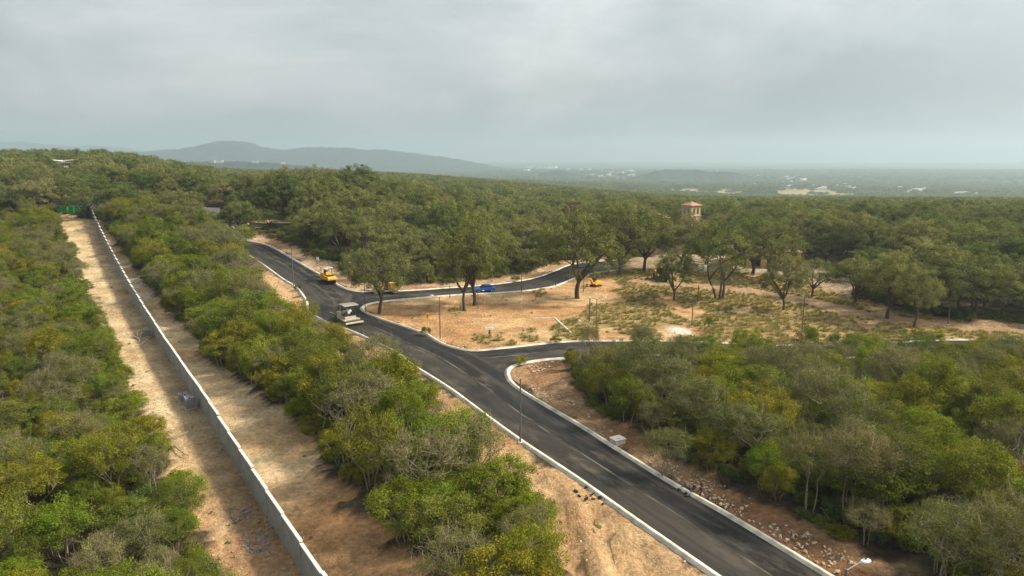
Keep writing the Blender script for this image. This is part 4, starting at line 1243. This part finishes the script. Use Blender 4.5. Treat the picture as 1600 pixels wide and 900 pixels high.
M['canopy_grey'] = plain('canopy_grey', (.22, .22, .19), .6, 3, .12)
def paver(loc, rz, label):
    r = empty('asphalt_paver', loc, rz, label, 'paver')     # +x = hopper end, -x = screed end
    for sy in (-1, 1):
        t = MB().prism([(-1.5, .25), (-1.35, .62), (1.35, .62), (1.55, .3), (1.3, .02), (-1.3, .02)], sy * .88 - .17, sy * .88 + .17).build('crawler_track', M['black'], r, bevel=.05)
        for i in range(4): MB().cyl((-1.05 + i * .7, sy * 1.05, .3), (-1.05 + i * .7, sy * 1.075, .3), .17, n=12).build('track_roller', M['steel'], t)
    MB().prism([(-1.6, .65), (-1.6, 1.25), (-.5, 1.3), (-.4, 1.75), (1.35, 1.65), (1.45, .65)], -.95, .95).build('engine_body', M['cream_paint'], r, bevel=.06)
    MB().box((.5, 0, 1.735), (1.3, 1.0, .06)).build('engine_grille', M['black'], r)
    for sy in (-1, 1):
        MB().add([(1.45, sy * .6, .55), (2.9, sy * .6, .5), (2.9, sy * 1.5, 1.25), (1.45, sy * 1.5, 1.35), (1.45, sy * .52, .55), (2.9, sy * .52, .5), (2.9, sy * 1.44, 1.32), (1.45, sy * 1.44, 1.42)],
                 [(0, 1, 2, 3), (4, 7, 6, 5), (0, 4, 5, 1), (1, 5, 6, 2), (2, 6, 7, 3), (3, 7, 4, 0)]).build('hopper_wing', M['cream_paint'], r)
    MB().box((2.2, 0, .45), (1.5, 1.1, .14)).build('hopper_floor', M['black'], r)
    MB().cyl((2.98, -1.0, .4), (2.98, 1.0, .4), .12, n=12).build('push_roller', M['steel'], r)
    MB().box((-1.1, 0, 1.33), (1.1, 2.1, .10)).build('platform', M['black'], r)
    for sy in (-.6, .6):
        MB().prism([(-1.45, 1.39), (-1.5, 2.0), (-1.36, 2.02), (-1.28, 1.75), (-.9, 1.73), (-.9, 1.39)], sy - .24, sy + .24).build('seat', M['black'], r)
    MB().prism([(-.72, 1.39), (-.68, 1.95), (-.45, 2.02), (-.45, 1.39)], -.7, .7).build('control_panel', M['lamp'], r)
    for x in (-1.6, -.45):
        for y in (-.92, .92): MB().cyl((x, y, 1.35), (x * .97, y * .95, 2.98), .045, n=8).build('canopy_post', M['pole_dark'], r)
    MB().prism([(-2.2, 2.98), (-2.1, 3.1), (-1.1, 3.16), (.1, 3.1), (.2, 2.98)], -1.25, 1.25).build('canopy', M['canopy_grey'], r, bevel=.05)
    MB().box((-2.45, 0, .42), (.9, 2.7, .5)).build('screed_box', M['pole_dark'], r, bevel=.03)
    MB().box((-2.02, 0, .74), (.22, 2.8, .16)).build('screed_front_rail', M['cream_paint'], r)
    MB().box((-2.98, 0, .40), (.2, 3.1, .26)).build('screed_rear_step', M['cream_paint'], r, bevel=.02)
    for sy in (-1, 1):
        MB().prism([(-2.4, .5), (-2.4, .72), (.6, .92), (.6, .72)], sy * 1.22 - .07, sy * 1.22 + .07).build('tow_arm', M['cream_paint'], r)
        MB().box((-2.5, sy * 1.6, .38), (1.2, .1, .55)).build('end_gate', M['pole_dark'], r)
    MB().cyl((.9, .55, 1.7), (.9, .55, 2.35), .06, n=8).build('exhaust', M['steel'], r)
    return r
c, a = heading((560, 512), (523, 494))
paver(on_road(c), a, 'cream asphalt paver with grey canopy standing where the two roads meet')

def car(loc, rz, label):
    r = empty('car', loc, rz, label, 'car')
    MB().prism([(-2.12, .32), (-2.15, .72), (-2.0, .92), (-1.2, .98), (.75, .95), (1.9, .80), (2.12, .62), (2.14, .32)], -.87, .87).build('body', M['blue'], r, bevel=.07)
    MB().prism([(-1.75, .96), (-1.25, 1.40), (.15, 1.42), (.95, .95)], -.74, .74).build('cabin_glass', M['glass'], r, bevel=.04)
    MB().prism([(-1.3, 1.40), (-1.2, 1.46), (.1, 1.47), (.2, 1.41)], -.72, .72).build('roof', M['blue'], r, bevel=.02)
    for x in (-1.3, 1.32):
        for y in (-.80, .80): wheel(r, x, y, .32, .32, .2, 'wheel')
    for y in (-.62, .62):
        MB().box((2.11, y, .66), (.08, .34, .13)).build('headlight', M['lamp'], r)
        MB().box((-2.13, y, .74), (.06, .3, .14)).build('tail_light', M['terracotta'], r)
    for y in (-.95, .95): MB().box((.55, y, .98), (.12, .16, .11)).build('wing_mirror', M['blue'], r)
    return r
c, a = heading((770, 455.5), (743, 456.5))
car(on_road(c), a, 'bright blue car parked on the asphalt behind the pair of oaks')

def loader(loc, rz, label, bucket):
    r = empty('wheel_loader', loc, rz, label, 'loader')
    MB().prism([(-2.6, .8), (-2.6, 1.55), (-2.3, 1.85), (-.7, 1.85), (-.6, 1.0), (.9, 1.0), (.9, .7), (-2.4, .6)], -.75, .75).build('engine_body', M['yellow'], r, bevel=.06)
    MB().prism([(-.75, 1.0), (-.75, 2.0), (-.55, 2.75), (.4, 2.75), (.62, 1.9), (.62, 1.0)], -.62, .62).build('cab_glass', M['glass'], r, bevel=.03)
    MB().prism([(-.8, 2.76), (-.7, 2.9), (.45, 2.9), (.55, 2.76)], -.72, .72).build('cab_roof', M['yellow'], r, bevel=.03)
    for x in (-1.7, 1.0):
        for y in (-.92, .92): wheel(r, x, y, .68, .68, .46)
    for sy in (-1, 1):
        MB().prism([(.5, 1.2), (.6, 1.5), (1.8, 1.35), (2.6, .6), (2.45, .42), (1.65, 1.05)], sy * .45 - .09, sy * .45 + .09).build('lift_arm', M['yellow'], r)
    MB().add([(2.35, y, z) for y in (-1.25, 1.25) for z in (.12, 1.25)] + [(3.35, y, .06) for y in (-1.25, 1.25)] + [(2.75, y, 1.35) for y in (-1.25, 1.25)] + [(2.2, y, .6) for y in (-1.25, 1.25)],
             [(0, 2, 5, 4), (0, 8, 9, 2), (8, 1, 3, 9), (1, 6, 7, 3), (0, 4, 6, 1, 8), (2, 9, 3, 7, 5)]).build('bucket', M[bucket], r)
    MB().box((3.36, 0, .07), (.1, 2.5, .06)).build('cutting_edge', M['steel'], r)
    MB().cyl((-1.6, .35, 1.85), (-1.6, .35, 2.6), .06, n=8).build('exhaust', M['black'], r)
    return r
c, a = heading((1027, 434), (1033, 441))
loader(on_road(c, 0), a, 'yellow wheel loader with dark blue bucket facing the bare dirt', 'bluemetal')

def backhoe(loc, rz, label):
    r = empty('mini_excavator', loc, rz, label, 'excavator')
    for sy in (-1, 1):
        MB().prism([(-1.0, .1), (-1.1, .38), (-.9, .55), (.9, .55), (1.1, .38), (1.0, .08)], sy * .72 - .18, sy * .72 + .18).build('crawler_track', M['black'], r, bevel=.04)
    MB().box((0, 0, .55), (1.0, 1.1, .25)).build('undercarriage', M['terracotta'], r)
    MB().prism([(-1.25, .7), (-1.3, 1.25), (-1.0, 1.5), (0, 1.5), (.8, 1.0), (.85, .7)], -.75, .75).build('house', M['yellow'], r, bevel=.06)
    MB().prism([(-.35, 1.5), (-.35, 2.45), (.5, 2.45), (.75, 1.6), (.7, 1.05)], -.72, -.02).build('cab_glass', M['glass'], r, bevel=.03)
    MB().prism([(.8, 1.1), (1.5, 2.4), (2.2, 2.55), (2.3, 2.38), (1.65, 2.2), (1.0, .95)], .05, .28).build('boom', M['yellow'], r)
    MB().prism([(2.15, 2.55), (2.35, 2.5), (2.75, 1.15), (2.6, 1.1)], .08, .25).build('stick', M['yellow'], r)
    MB().prism([(2.45, 1.2), (2.8, 1.15), (2.95, .75), (2.6, .45), (2.3, .6)], -.15, .48).build('bucket', M['terracotta'], r)
    return r
c, a = heading((936, 447), (925, 449))
backhoe(on_road(c, 0), a, 'small yellow and red digger half hidden behind the spreading oak').scale = (1, 1, .8)

# ------------------------------------------------------------------ street lamps and posts
def lamp(base, top_y, arm, label, twin=False, thick=1.0, dark=False, cat='street lamp', bare=False):
    """arm = (dx, dy) direction on the ground of the lamp arm"""
    b = W(*base); d = depth_of(b)
    h = (base[1] - top_y) * d / (FPX * CP)
    if base[1] > 1000: h = 6.8
    pm = M['pole_dark'] if dark else M['pole']
    r = empty('street_lamp' if not bare else 'steel_post', b, 0, label, cat, None)
    MB().box((0, 0, .02), (.38, .38, .30)).build('footing', M['concrete'], r)
    MB().cyl((0, 0, .17), (0, 0, h), .085 * thick, .055 * thick, n=10).build('pole', pm, r)
    if bare:
        MB().cyl((0, 0, h), (0, 0, h + .06), .075 * thick, n=10).build('cap', pm, r); return r
    dirs = [Vector((arm[0], arm[1], 0)).normalized()]
    if twin: dirs.append(-dirs[0])
    for v in dirs:
        e = v * .85 + Vector((0, 0, h + .25)); 
        A_ = MB().cyl((0, 0, h - .08), tuple(e), .04, .035, n=8).build('arm', M['steel'], r)
        hb = MB(); n = 14
        ax = v; sd = Vector((-v.y, v.x, 0)); cpt = e + v * .28
        rings = []
        vs = []; fs = []
        for k, (f, zz) in enumerate(((.25, -.085), (.9, -.06), (1.0, 0.0), (.85, .06), (.3, .10))):
            for q in range(n):
                t = 2 * math.pi * q / n
                vs.append(cpt + ax * (math.cos(t) * .31 * f) + sd * (math.sin(t) * .16 * f) + Vector((0, 0, zz)))
        for k in range(4):
            for q in range(n): fs.append((k * n + q, k * n + (q + 1) % n, (k + 1) * n + (q + 1) % n, (k + 1) * n + q))
        fs += [tuple(range(n - 1, -1, -1)), tuple(range(4 * n, 5 * n))]
        hd = hb.add(vs, fs).build('lamp_head', M['lamp'], r)
        MB().cyl(tuple(cpt + Vector((0, 0, .09))), tuple(cpt + Vector((0, 0, .17))), .05, n=10).build('photocell', M['pole_dark'], hd)
    return r
rd = (0.75, 0.45)
lamp((813, 693), 590, (.2, 1), 'tall bare grey lamp post at the kerb facing the side road mouth', bare=True, cat='lamp post')
lamp((1303, 1075), 878, (.95, .25), 'street lamp with oval head reaching over the asphalt from the dirt verge')
lamp((688, 531), 464, (-1, 0), 'street lamp on the lot beside the yellow diamond sign')
lamp((571, 489), 429, (.5, -.85), 'slim twin headed lamp on the kerb tip by the oak', twin=True, thick=.8, dark=True)
lamp((459, 448), 389, (.3, 1), 'tall bare grey lamp post at the kerb facing the tyre roller', bare=True, cat='lamp post')
lamp((382, 376), 352, (1, 0), 'street lamp with arm at the kerb near the far end of the road')
lamp((931, 531), 467, (-1, 0), 'twin armed street lamp at the side road kerb beside a thick stub post', twin=True)
lamp((921, 503), 467, (1, 0), 'thick short grey post standing beside the twin armed lamp', thick=1.6, bare=True, cat='post')
lamp((1081, 511), 462, (1, 0), 'steel post rising from the white lime spill', thick=1.2, bare=True, cat='post')
lamp((1090, 474), 446, (1, 0), 'dark stub post on the bare dirt behind the lime spill', dark=True, bare=True, cat='post')
lamp((1252, 529), 464, (1, 0), 'tall grey post in the dry grass near the side road', bare=True, cat='post')
lamp((1481, 508), 474, (1, 0), 'thin post beside the far end of the sandy track', bare=True, cat='post')
lamp((815, 456), 427, (1, 0), 'black lamp post at the branch road kerb where the road bends', dark=True, bare=True, cat='post')
lamp((868, 447), 423, (1, 0), 'black lamp post at the branch road kerb just short of the spreading oak', dark=True, bare=True, cat='post')
lamp((703, 466), 447, (1, 0), 'short black post at the branch road kerb behind the pair of oaks', dark=True, bare=True, cat='post')
lamp((747, 485), 455, (.8, -.6), 'small lamp on black post right beside the pair of oak trunks', dark=True, thick=.8)
lamp((912, 457), 436, (1, 0), 'black post between the spreading oak and the small digger', dark=True, bare=True, cat='post')

# ------------------------------------------------------------------ signs
p = W(668, 508); d = depth_of(p)
r = empty('warning_sign', p, 0, 'yellow diamond warning sign on a thin post in the dirt lot', 'sign')
hc = 15 * d / FPX; s = .40
MB().cyl((0, .06, -.1), (0, .06, hc + .1), .03, n=8).build('post', M['steel'], r)
MB().add([(0, y, hc - s * 1.25) for y in (0, .03)] + [(s * 1.25, y, hc) for y in (0, .03)] + [(0, y, hc + s * 1.25) for y in (0, .03)] + [(-s * 1.25, y, hc) for y in (0, .03)],
         [(0, 2, 4, 6), (7, 5, 3, 1), (0, 1, 3, 2), (2, 3, 5, 4), (4, 5, 7, 6), (6, 7, 1, 0)]).build('plate', M['sign_yellow'], r)
sy = MB(); sy.box((-.03, -.006, hc), (.09, .008, .44)); sy.box((.075, -.006, hc + .13), (.14, .008, .11)); sy.box((.10, -.006, hc - .02), (.10, .008, .08))
sy.build('symbol', M['black'], r)
p = W(497, 418); d = depth_of(p); hc = 14 * d / FPX
r = empty('notice_sign', p, -.4, 'small square white sign on a post at the wood edge above the tyre roller', 'sign')
MB().cyl((0, .05, -.1), (0, .05, hc + .1), .03, n=8).build('post', M['steel'], r)
MB().box((0, 0, hc), (.68, .03, .66)).build('plate', M['white'], r)
MB().box((.1, -.02, hc + .05), (.26, .008, .2)).build('printed_mark', M['concrete'], r)
p = W(765, 524); d = depth_of(p); hc = 10.5 * d / FPX
r = empty('lot_sign', p, .1, 'low white board sign on a brown post in the levelled dirt', 'sign')
MB().box((0, .08, hc / 2 - .1), (.22, .12, hc + .1)).build('post', M['brown'], r)
MB().box((0, 0, hc + .1), (1.35, .06, .45), rx=-.25).build('board', M['white'], r)
MB().box((0, -.06, hc + .12), (.8, .008, .07), rx=-.25).build('lettering', M['concrete'], r)

# ------------------------------------------------------------------ lime lines, slabs, piles
def ground_strip(name, a, b, w, hgt, mat, label, cat, group=None):
    A, B = W(*a), W(*b)
    d = (B - A)[:2]; L_ = np.linalg.norm(d); d /= L_; nn = np.array([-d[1], d[0]])
    V = []; F = []; n = max(3, int(L_ / .6))
    for i in range(n + 1):
        c = A[:2] + d * L_ * i / n; ww = w * random.uniform(.7, 1.2)
        z = float(height(*c)) + .02
        V += [(*(c - nn * ww / 2), z - .25), (*(c - nn * ww / 2 * .9), z + hgt), (*(c + nn * ww / 2 * .9), z + hgt), (*(c + nn * ww / 2), z - .25)]
    for i in range(n):
        for q in range(3): F.append((i * 4 + q, i * 4 + q + 1, i * 4 + q + 5, i * 4 + q + 4))
    F += [(0, 1, 2, 3), tuple(n * 4 + q for q in (3, 2, 1, 0))]
    o = MB().add(V, F).build(name, mat, None); tag(o, label, cat, group); return o
M['lime'] = plain('lime_concrete', (.60, .55, .46), .9, 2, .15)
for a, b, lab in (((834, 498), (864, 497), 'thin white footing strip along the back of the levelled pad'), ((867, 497), (893, 521), 'thick white footing strip running down the side of the levelled pad'),
                  ((898, 495), (908, 504), 'short white strip beside the thick grey stub post'), ((916, 510), (926, 519), 'short white strip in front of the twin armed lamp'),
                  ((980, 481), (1010, 484), 'pale strip across the bare dirt below the yellow loader')):
    ground_strip('footing_strip', a, b, .24, .10, M['lime'], lab, 'footing')
pz = W(965, 692)
r = empty('utility_box', pz, .5, 'pale concrete utility box with flat lid on the stony verge', 'utility box')
MB().box((0, 0, .12), (1.15, .95, .6)).build('chamber', M['concrete'], r, bevel=.02)
MB().box((0, 0, .47), (1.3, 1.08, .10)).build('lid', M['concrete'], r, bevel=.02)
MB().box((0, -.2, .535), (.3, .05, .03)).build('lid_handle', M['steel'], r)

def block_stack(px, n, label, off=1.0):
    q0 = W(*px); al = float((q0 - wA)[:2] @ wd); q1 = wA[:2] + wd * al + wn_ * off; p = (q1[0], q1[1], float(height(*q1))); r = empty('block_stack', p, math.atan2(wd[1], wd[0]), label, 'block stack')
    MB().box((0, 0, .06), (1.3, 1.1, .12)).build('pallet', M['timber'], r)
    me = bpy.data.meshes.new('concrete_block'); b = MB().box((0, 0, 0), (.385, .15, .19)); me.from_pydata(b.v, [], b.f); me.materials.append(M['block_wall'])
    me.materials.clear(); me.materials.append(M['grey_block'])
    for k in range(n):
        for i in range(3):
            for j in range(6):
                if k == n - 1 and random.random() < .35: continue
                o = link('block', me, r); o.location = ((i - 1) * .40 + random.uniform(-.01, .01), (j - 2.5) * .165, .12 + .098 + k * .197); o.rotation_euler = (0, 0, random.uniform(-.04, .04))
M['grey_block'] = plain('grey_block', (.20, .205, .21), .9, 4, .25)
block_stack((316, 634), 6, 'higher pallet stack of grey blocks leaning against the wall side of the track')
block_stack((326, 620), 4, 'lower pallet stack of grey blocks just behind the higher stack', 1.2)
block_stack((262, 521), 5, 'pallet stack of grey blocks at the wall near the loose planks')
for i in range(9):
    al = 66 + i * .55 + random.uniform(-.4, .4); q1 = wA[:2] + wd * al + wn_ * (1.9 + random.uniform(-.5, .5)); p = (q1[0], q1[1], float(height(*q1)))
    o = MB().box((0, 0, 0), (random.uniform(2.2, 3.6), .16, .07)).build('timber_plank', M['timber'])
    o.location = (p[0], p[1], p[2] + .06 + i * .03); o.rotation_euler = (0, random.uniform(-.02, .02), math.atan2(wd[1], wd[0]) + random.uniform(-.5, .5))
    tag(o, 'loose pale plank in the pile lying on the track by the wall', 'plank', 'planks piled by the wall')
def log(a, b, r0, label):
    A, B = W(*a), W(*b)
    n = 6; P = [A * (1 - t) + B * t + np.array([random.uniform(-.12, .12), random.uniform(-.12, .12), r0 + .12 + .1 * math.sin(3 * t)]) for t in np.linspace(0, 1, n)]
    V, F = tube_np(np.array(P), np.linspace(r0, r0 * .5, n), 7)
    o = link('fallen_log', mesh_np('fallen_log', V, F, [M['log']], smooth_shade=True)); tag(o, label, 'log')
log((1238, 797), (1318, 829), .10, 'long grey fallen log at the wood edge above the stony verge')
log((1246, 806), (1305, 828), .08, 'thinner fallen log lying alongside the long one')
log((1283, 796), (1300, 822), .06, 'short dead branch crossing behind the fallen logs')
log((262, 690), (300, 676), .08, 'dead branch lying at the left edge of the dirt track')
log((270, 700), (296, 716), .07, 'bent dead branch beside the track edge below the other')

def rubble(name, px, rad, n, mats, lo, hi, label):
    c = W(*px); acc = Acc(); 
    pts = []
    for i in range(n):
        q = rng.normal(0, 1, 2) * rad; x, y = c[0] + q[0] * 1.0, c[1] + q[1]
        s = random.uniform(lo, hi)
        pts.append((x, y, float(height(x, y)) + s * .25, random.uniform(0, 6.28), s, s * random.uniform(.5, 1), random.randrange(len(mats))))
    scatter(name, mats, pts, label, 'rubble', tilt=.5)
def broken(m, seed):
    r = np.random.default_rng(seed); b = MB().box((0, 0, 0), (.9, .5, .4)); v = np.array(b.v) + r.normal(0, .07, (8, 3))
    me = bpy.data.meshes.new('broken_block'); me.from_pydata(v.tolist(), [], b.f); me.materials.append(M[m]); return me
BRK = [broken('grey_block', 1), broken('grey_block', 2), broken('terracotta', 3)]
rubble('block_rubble', (404, 846), 1.0, 100, BRK, .10, .34, 'scattered grey and orange block rubble in the middle of the track')
rubble('block_rubble', (378, 806), .7, 50, BRK, .10, .32, 'smaller scatter of grey block rubble further up the track')
rubble('block_rubble', (386, 738), .4, 26, BRK, .10, .3, 'few broken grey blocks at the foot of the wall')
rubble('asphalt_lumps', (1076, 766), .8, 26, [broken('black', 4), broken('black', 5)], .1, .45, 'black asphalt lumps spilled on the stony verge')
rubble('asphalt_lumps', (925, 778), .7, 16, [broken('black', 6), broken('black', 7)], .1, .4, 'black asphalt crumbs spilled on the pale verge')

# dirt heap at the far end of the road
hp = W(300, 340)
V = []; F = []; n = 14
for k in range(6):
    f = 1 - k / 5.0
    for q in range(n):
        t = 2 * math.pi * q / n
        V.append((hp[0] + math.cos(t) * 3.4 * f * random.uniform(.85, 1.15), hp[1] + math.sin(t) * 2.6 * f * random.uniform(.85, 1.15), hp[2] - .2 + 2.0 * (1 - f) ** .8))
for k in range(5):
    for q in range(n): F.append((k * n + q, k * n + (q + 1) % n, (k + 1) * n + (q + 1) % n, (k + 1) * n + q))
o = MB().add(V, F).build('dirt_heap', plain('orange_dirt', (.50, .29, .14), .95, 1.5, .25)); tag(o, 'orange dirt heap in front of the pale wall at the road end', 'dirt heap')

# ------------------------------------------------------------------ buildings among the trees
def hip_roof(mb, x0, x1, y0, y1, z, rise, over=.4):
    x0 -= over; x1 += over; y0 -= over; y1 += over
    w = min(x1 - x0, y1 - y0) / 2; cx, cy = (x0 + x1) / 2, (y0 + y1) / 2
    if abs((x1 - x0) - (y1 - y0)) < .05:
        mb.add([(x0, y0, z), (x1, y0, z), (x1, y1, z), (x0, y1, z), (cx, cy, z + rise), (x0, y0, z - .15), (x1, y0, z - .15), (x1, y1, z - .15), (x0, y1, z - .15)],
               [(0, 1, 4), (1, 2, 4), (2, 3, 4), (3, 0, 4), (5, 6, 1, 0), (6, 7, 2, 1), (7, 8, 3, 2), (8, 5, 0, 3), (8, 7, 6, 5)])
    else:
        a, b = ((x0 + w, cy), (x1 - w, cy)) if x1 - x0 > y1 - y0 else ((cx, y0 + w), (cx, y1 - w))
        vs = [(x0, y0, z), (x1, y0, z), (x1, y1, z), (x0, y1, z), (*a, z + rise), (*b, z + rise), (x0, y0, z - .15), (x1, y0, z - .15), (x1, y1, z - .15), (x0, y1, z - .15)]
        if x1 - x0 > y1 - y0: f = [(0, 1, 5, 4), (1, 2, 5), (2, 3, 4, 5), (3, 0, 4)]
        else: f = [(0, 1, 4), (1, 2, 5, 4), (2, 3, 5), (3, 0, 4, 5)]
        mb.add(vs, f + [(6, 7, 1, 0), (7, 8, 2, 1), (8, 9, 3, 2), (9, 6, 0, 3), (9, 8, 7, 6)])
    return mb
def wall_openings(mb, x0, x1, z0, z1, y, t, ops):
    """wall in the x-z plane with rectangular openings (xa, xb, za, zb)"""
    xs = sorted(set([x0, x1] + [v for o in ops for v in o[:2]])); zs = sorted(set([z0, z1] + [v for o in ops for v in o[2:]]))
    for i in range(len(xs) - 1):
        for k in range(len(zs) - 1):
            cx, cz = (xs[i] + xs[i + 1]) / 2, (zs[k] + zs[k + 1]) / 2
            if any(o[0] < cx < o[1] and o[2] < cz < o[3] for o in ops): continue
            mb.box((cx, y, cz), (xs[i + 1] - xs[i], t, zs[k + 1] - zs[k]))
# belvedere tower
z0 = float(height(TOWER[0], TOWER[1]))
eave = float(at_depth(1080, 321, 215)[2]) - z0
r = empty('belvedere_tower', (TOWER[0], TOWER[1], z0), math.radians(45 - 15), 'square cream belvedere tower with hipped red tile roof above the trees', 'tower')
s = 2.05
for k in range(4):
    mb = MB(); ops = [(-1.25, -.35, eave - 2.7, eave - .75), (.35, 1.25, eave - 2.7, eave - .75)]
    wall_openings(mb, -s, s, -.5, eave, -s + .15, .3 - .004 * k, ops)
    o = mb.build('wall', M['stucco'], r); o.rotation_euler = (0, 0, k * math.pi / 2)
MB().box((0, 0, eave - 2.9), (3.5, 3.5, .2)).build('floor_slab', M['brown'], r)
MB().box((0, 0, eave - 3.15), (4.5, 4.5, .18)).build('string_course', M['stucco'], r)
hip_roof(MB(), -s, s, -s, s, eave + .16, 1.15, .35).build('roof', M['terracotta'], r)
# house with red tiles and arches
z0 = float(height(HOUSE[0], HOUSE[1]))
r = empty('courtyard_house', (HOUSE[0], HOUSE[1], z0), math.radians(-8), 'yellow stucco house with red tile roof half hidden behind oaks', 'house')
mb = MB(); wall_openings(mb, -8, 8, -.5, 3.8, -5, .35, [(-6.8, -4.6, -.6, 2.9), (-3.4, -1.2, -.6, 2.9), (.2, 2.4, -.6, 2.9), (3.8, 6.0, .9, 2.6)])
mb.build('front_wall', M['stucco_yellow'], r)
for x in (-7.82, 7.82): MB().box((x, 0, 1.65), (.34, 9.6, 4.2)).build('side_wall', M['stucco_yellow'], r)
MB().box((0, 5, 1.65), (16, .35, 4.19)).build('back_wall', M['stucco_yellow'], r)
MB().box((0, -1.8, 1.6), (15.3, .2, 3.6)).build('porch_wall', M['brown'], r)
hip_roof(MB(), -8, 8, -5, 5, 3.95, 1.9, .5).build('roof', M['terracotta'], r)
w = MB().box((4.9, -4.95, 1.75), (2.1, .1, 1.6)).build('window', M['white'], r)
for x in (4.45, 5.35): MB().box((x, -5.02, 1.75), (.8, .06, 1.35)).build('pane', M['glass'], w)
# white roofed shed
z0 = float(height(SHED[0], SHED[1])); zt = float(at_depth(1240, 370.5, 190)[2]) - z0
r = empty('site_office', (SHED[0], SHED[1], z0), math.radians(12), 'dark site building with flat white roof and a green strip below the window', 'building')
mb = MB(); wall_openings(mb, -2.4, 2.4, -.5, zt, -2.2, .2, [(.4, 1.8, zt - 1.6, zt - .5)]); mb.build('front_wall', M['brown'], r)
for x in (-2.3, 2.3): MB().box((x, 0, zt / 2 - .25), (.2, 4.2, zt + .49)).build('side_wall', M['brown'], r)
MB().box((0, 2.2, zt / 2 - .25), (4.8, .2, zt + .48)).build('back_wall', M['brown'], r)
MB().box((0, 0, zt + .12), (5.6, 5.4, .22)).build('roof', M['white'], r)
MB().box((1.1, -2.15, zt - 1.05), (1.4, .08, 1.1)).build('window', M['lamp'], r)
MB().box((1.1, -2.33, zt - 2.1), (1.8, .04, .8)).build('green_strip', M['green_tarp'], r)
# long low roof beside the tower
z0 = float(height(LONG[0], LONG[1])); zt = float(at_depth(1020, 339, 222)[2]) - z0
r = empty('tiled_house', (LONG[0], LONG[1], z0), math.radians(5), 'long house with reddish tile roof beside the belvedere tower', 'house')
MB().box((0, 0, zt / 2 - .3), (9, 6, zt + .4)).build('wall', M['stucco'], r)
hip_roof(MB(), -4.5, 4.5, -3, 3, zt, 1.4, .5).build('roof', M['terracotta'], r)
for x in (-2.6, 0, 2.6): MB().box((x, -3.02, zt - 1.6), (1.1, .08, 1.3)).build('window', M['glass'], r)
# white gate in the yard
g = at_depth(1100, 410, 160); zg = float(height(g[0], g[1]))
r = empty('yard_gate', (g[0], g[1], zg), .1, 'white barred yard gate between the oaks in front of the houses', 'gate')
for x in (-1.1, 1.1): MB().box((x, 0, 1.3), (.14, .14, 2.8)).build('gate_post', M['white'], r)
for i in range(6): MB().box((-.8 + i * .32, 0, 1.2), (.07, .05, 2.1)).build('bar', M['white'], r)
for z in (.2, 1.25, 2.25): MB().box((0, .055, z), (2.05, .06, .12)).build('rail', M['white'], r)
for sgn in (-1, 1):
    MB().box((sgn * 4.2, .1, 1.0), (5.9, .25, 2.2)).build('yard_wall', M['stucco'], r)
# pavilion house on the rise at the left
z0 = float(height(PAV[0], PAV[1])); zt = float(at_depth(103, 251, 330)[2]) - z0
r = empty('pavilion_house', (PAV[0], PAV[1], z0), math.radians(20), 'white pavilion with butterfly roof on the wooded rise beyond the track', 'house')
MB().box((0, 0, zt / 2 - .4), (7, 5, zt - .4)).build('wall', M['white_wall'], r)
MB().box((0, -2.53, zt - 1.7), (5.4, .1, 1.1)).build('window', M['glass'], r)
MB().box((3.0, 0, zt + .35), (7.2, 6.5, .3), ry=math.radians(-6)).build('roof', M['white'], r)
MB().box((-3.6, 0, zt + .05), (5.0, 6.0, .3), ry=math.radians(7)).build('roof', M['white'], r)
for x in (-5, 5.8):
    for y in (-2.6, 2.6): MB().cyl((x, y, -.3), (x, y, zt + (.5 if x > 0 else -.1)), .12, n=8).build('column', M['white'], r)
# wire masts in the wood
for (px, ty, by) in ((884, 322, 352), (893, 322, 352), (901, 324, 352)):
    b = at_depth(px, by, 195); zb = float(height(b[0], b[1])); zt_ = float(at_depth(px, ty, 195)[2])
    r = empty('brick_chimney', (b[0], b[1], zb), .2, {884: 'slim dark chimney post above the oaks, farthest from the tower', 893: 'slim dark chimney post above the oaks, between two others', 901: 'reddish chimney post above the oaks, nearest the tower'}[px], 'chimney')
    MB().box((0, 0, (zt_ - zb) / 2), (.6, .6, zt_ - zb)).build('shaft', M['terracotta'] if px == 901 else M['brown'], r)
    MB().box((0, 0, zt_ - zb + .1), (.85, .85, .25)).build('cap', M['brown'], r)

# ------------------------------------------------------------------ far white buildings on the plain
for (g, d, w, lab, grp) in BLD:
    h = max(random.uniform(1.6, 3.2) * d / FPX, 6.0) * (.6 if grp.startswith('sheds') else 1); h = min(h, 15); dp = w * random.uniform(.5, .9)
    mb = MB().box((0, 0, h / 2 - 2), (w, dp, h + 4)).box((w * .28, -dp * .1, h + h * .14), (w * .4, dp * .6, h * .28)).box((-w * .62, 0, h * .28 - 2), (w * .24, dp * .7, h * .56 + 4)).box((0, 0, h + .2), (w + .8, dp + .8, .4))
    o = mb.build('white_building', M['concrete'] if grp.startswith('sheds') else M['white_wall']); o.location = (g[0], g[1], g[2]); o.rotation_euler = (0, 0, random.uniform(-.5, .5))
    tag(o, lab, 'building', grp)
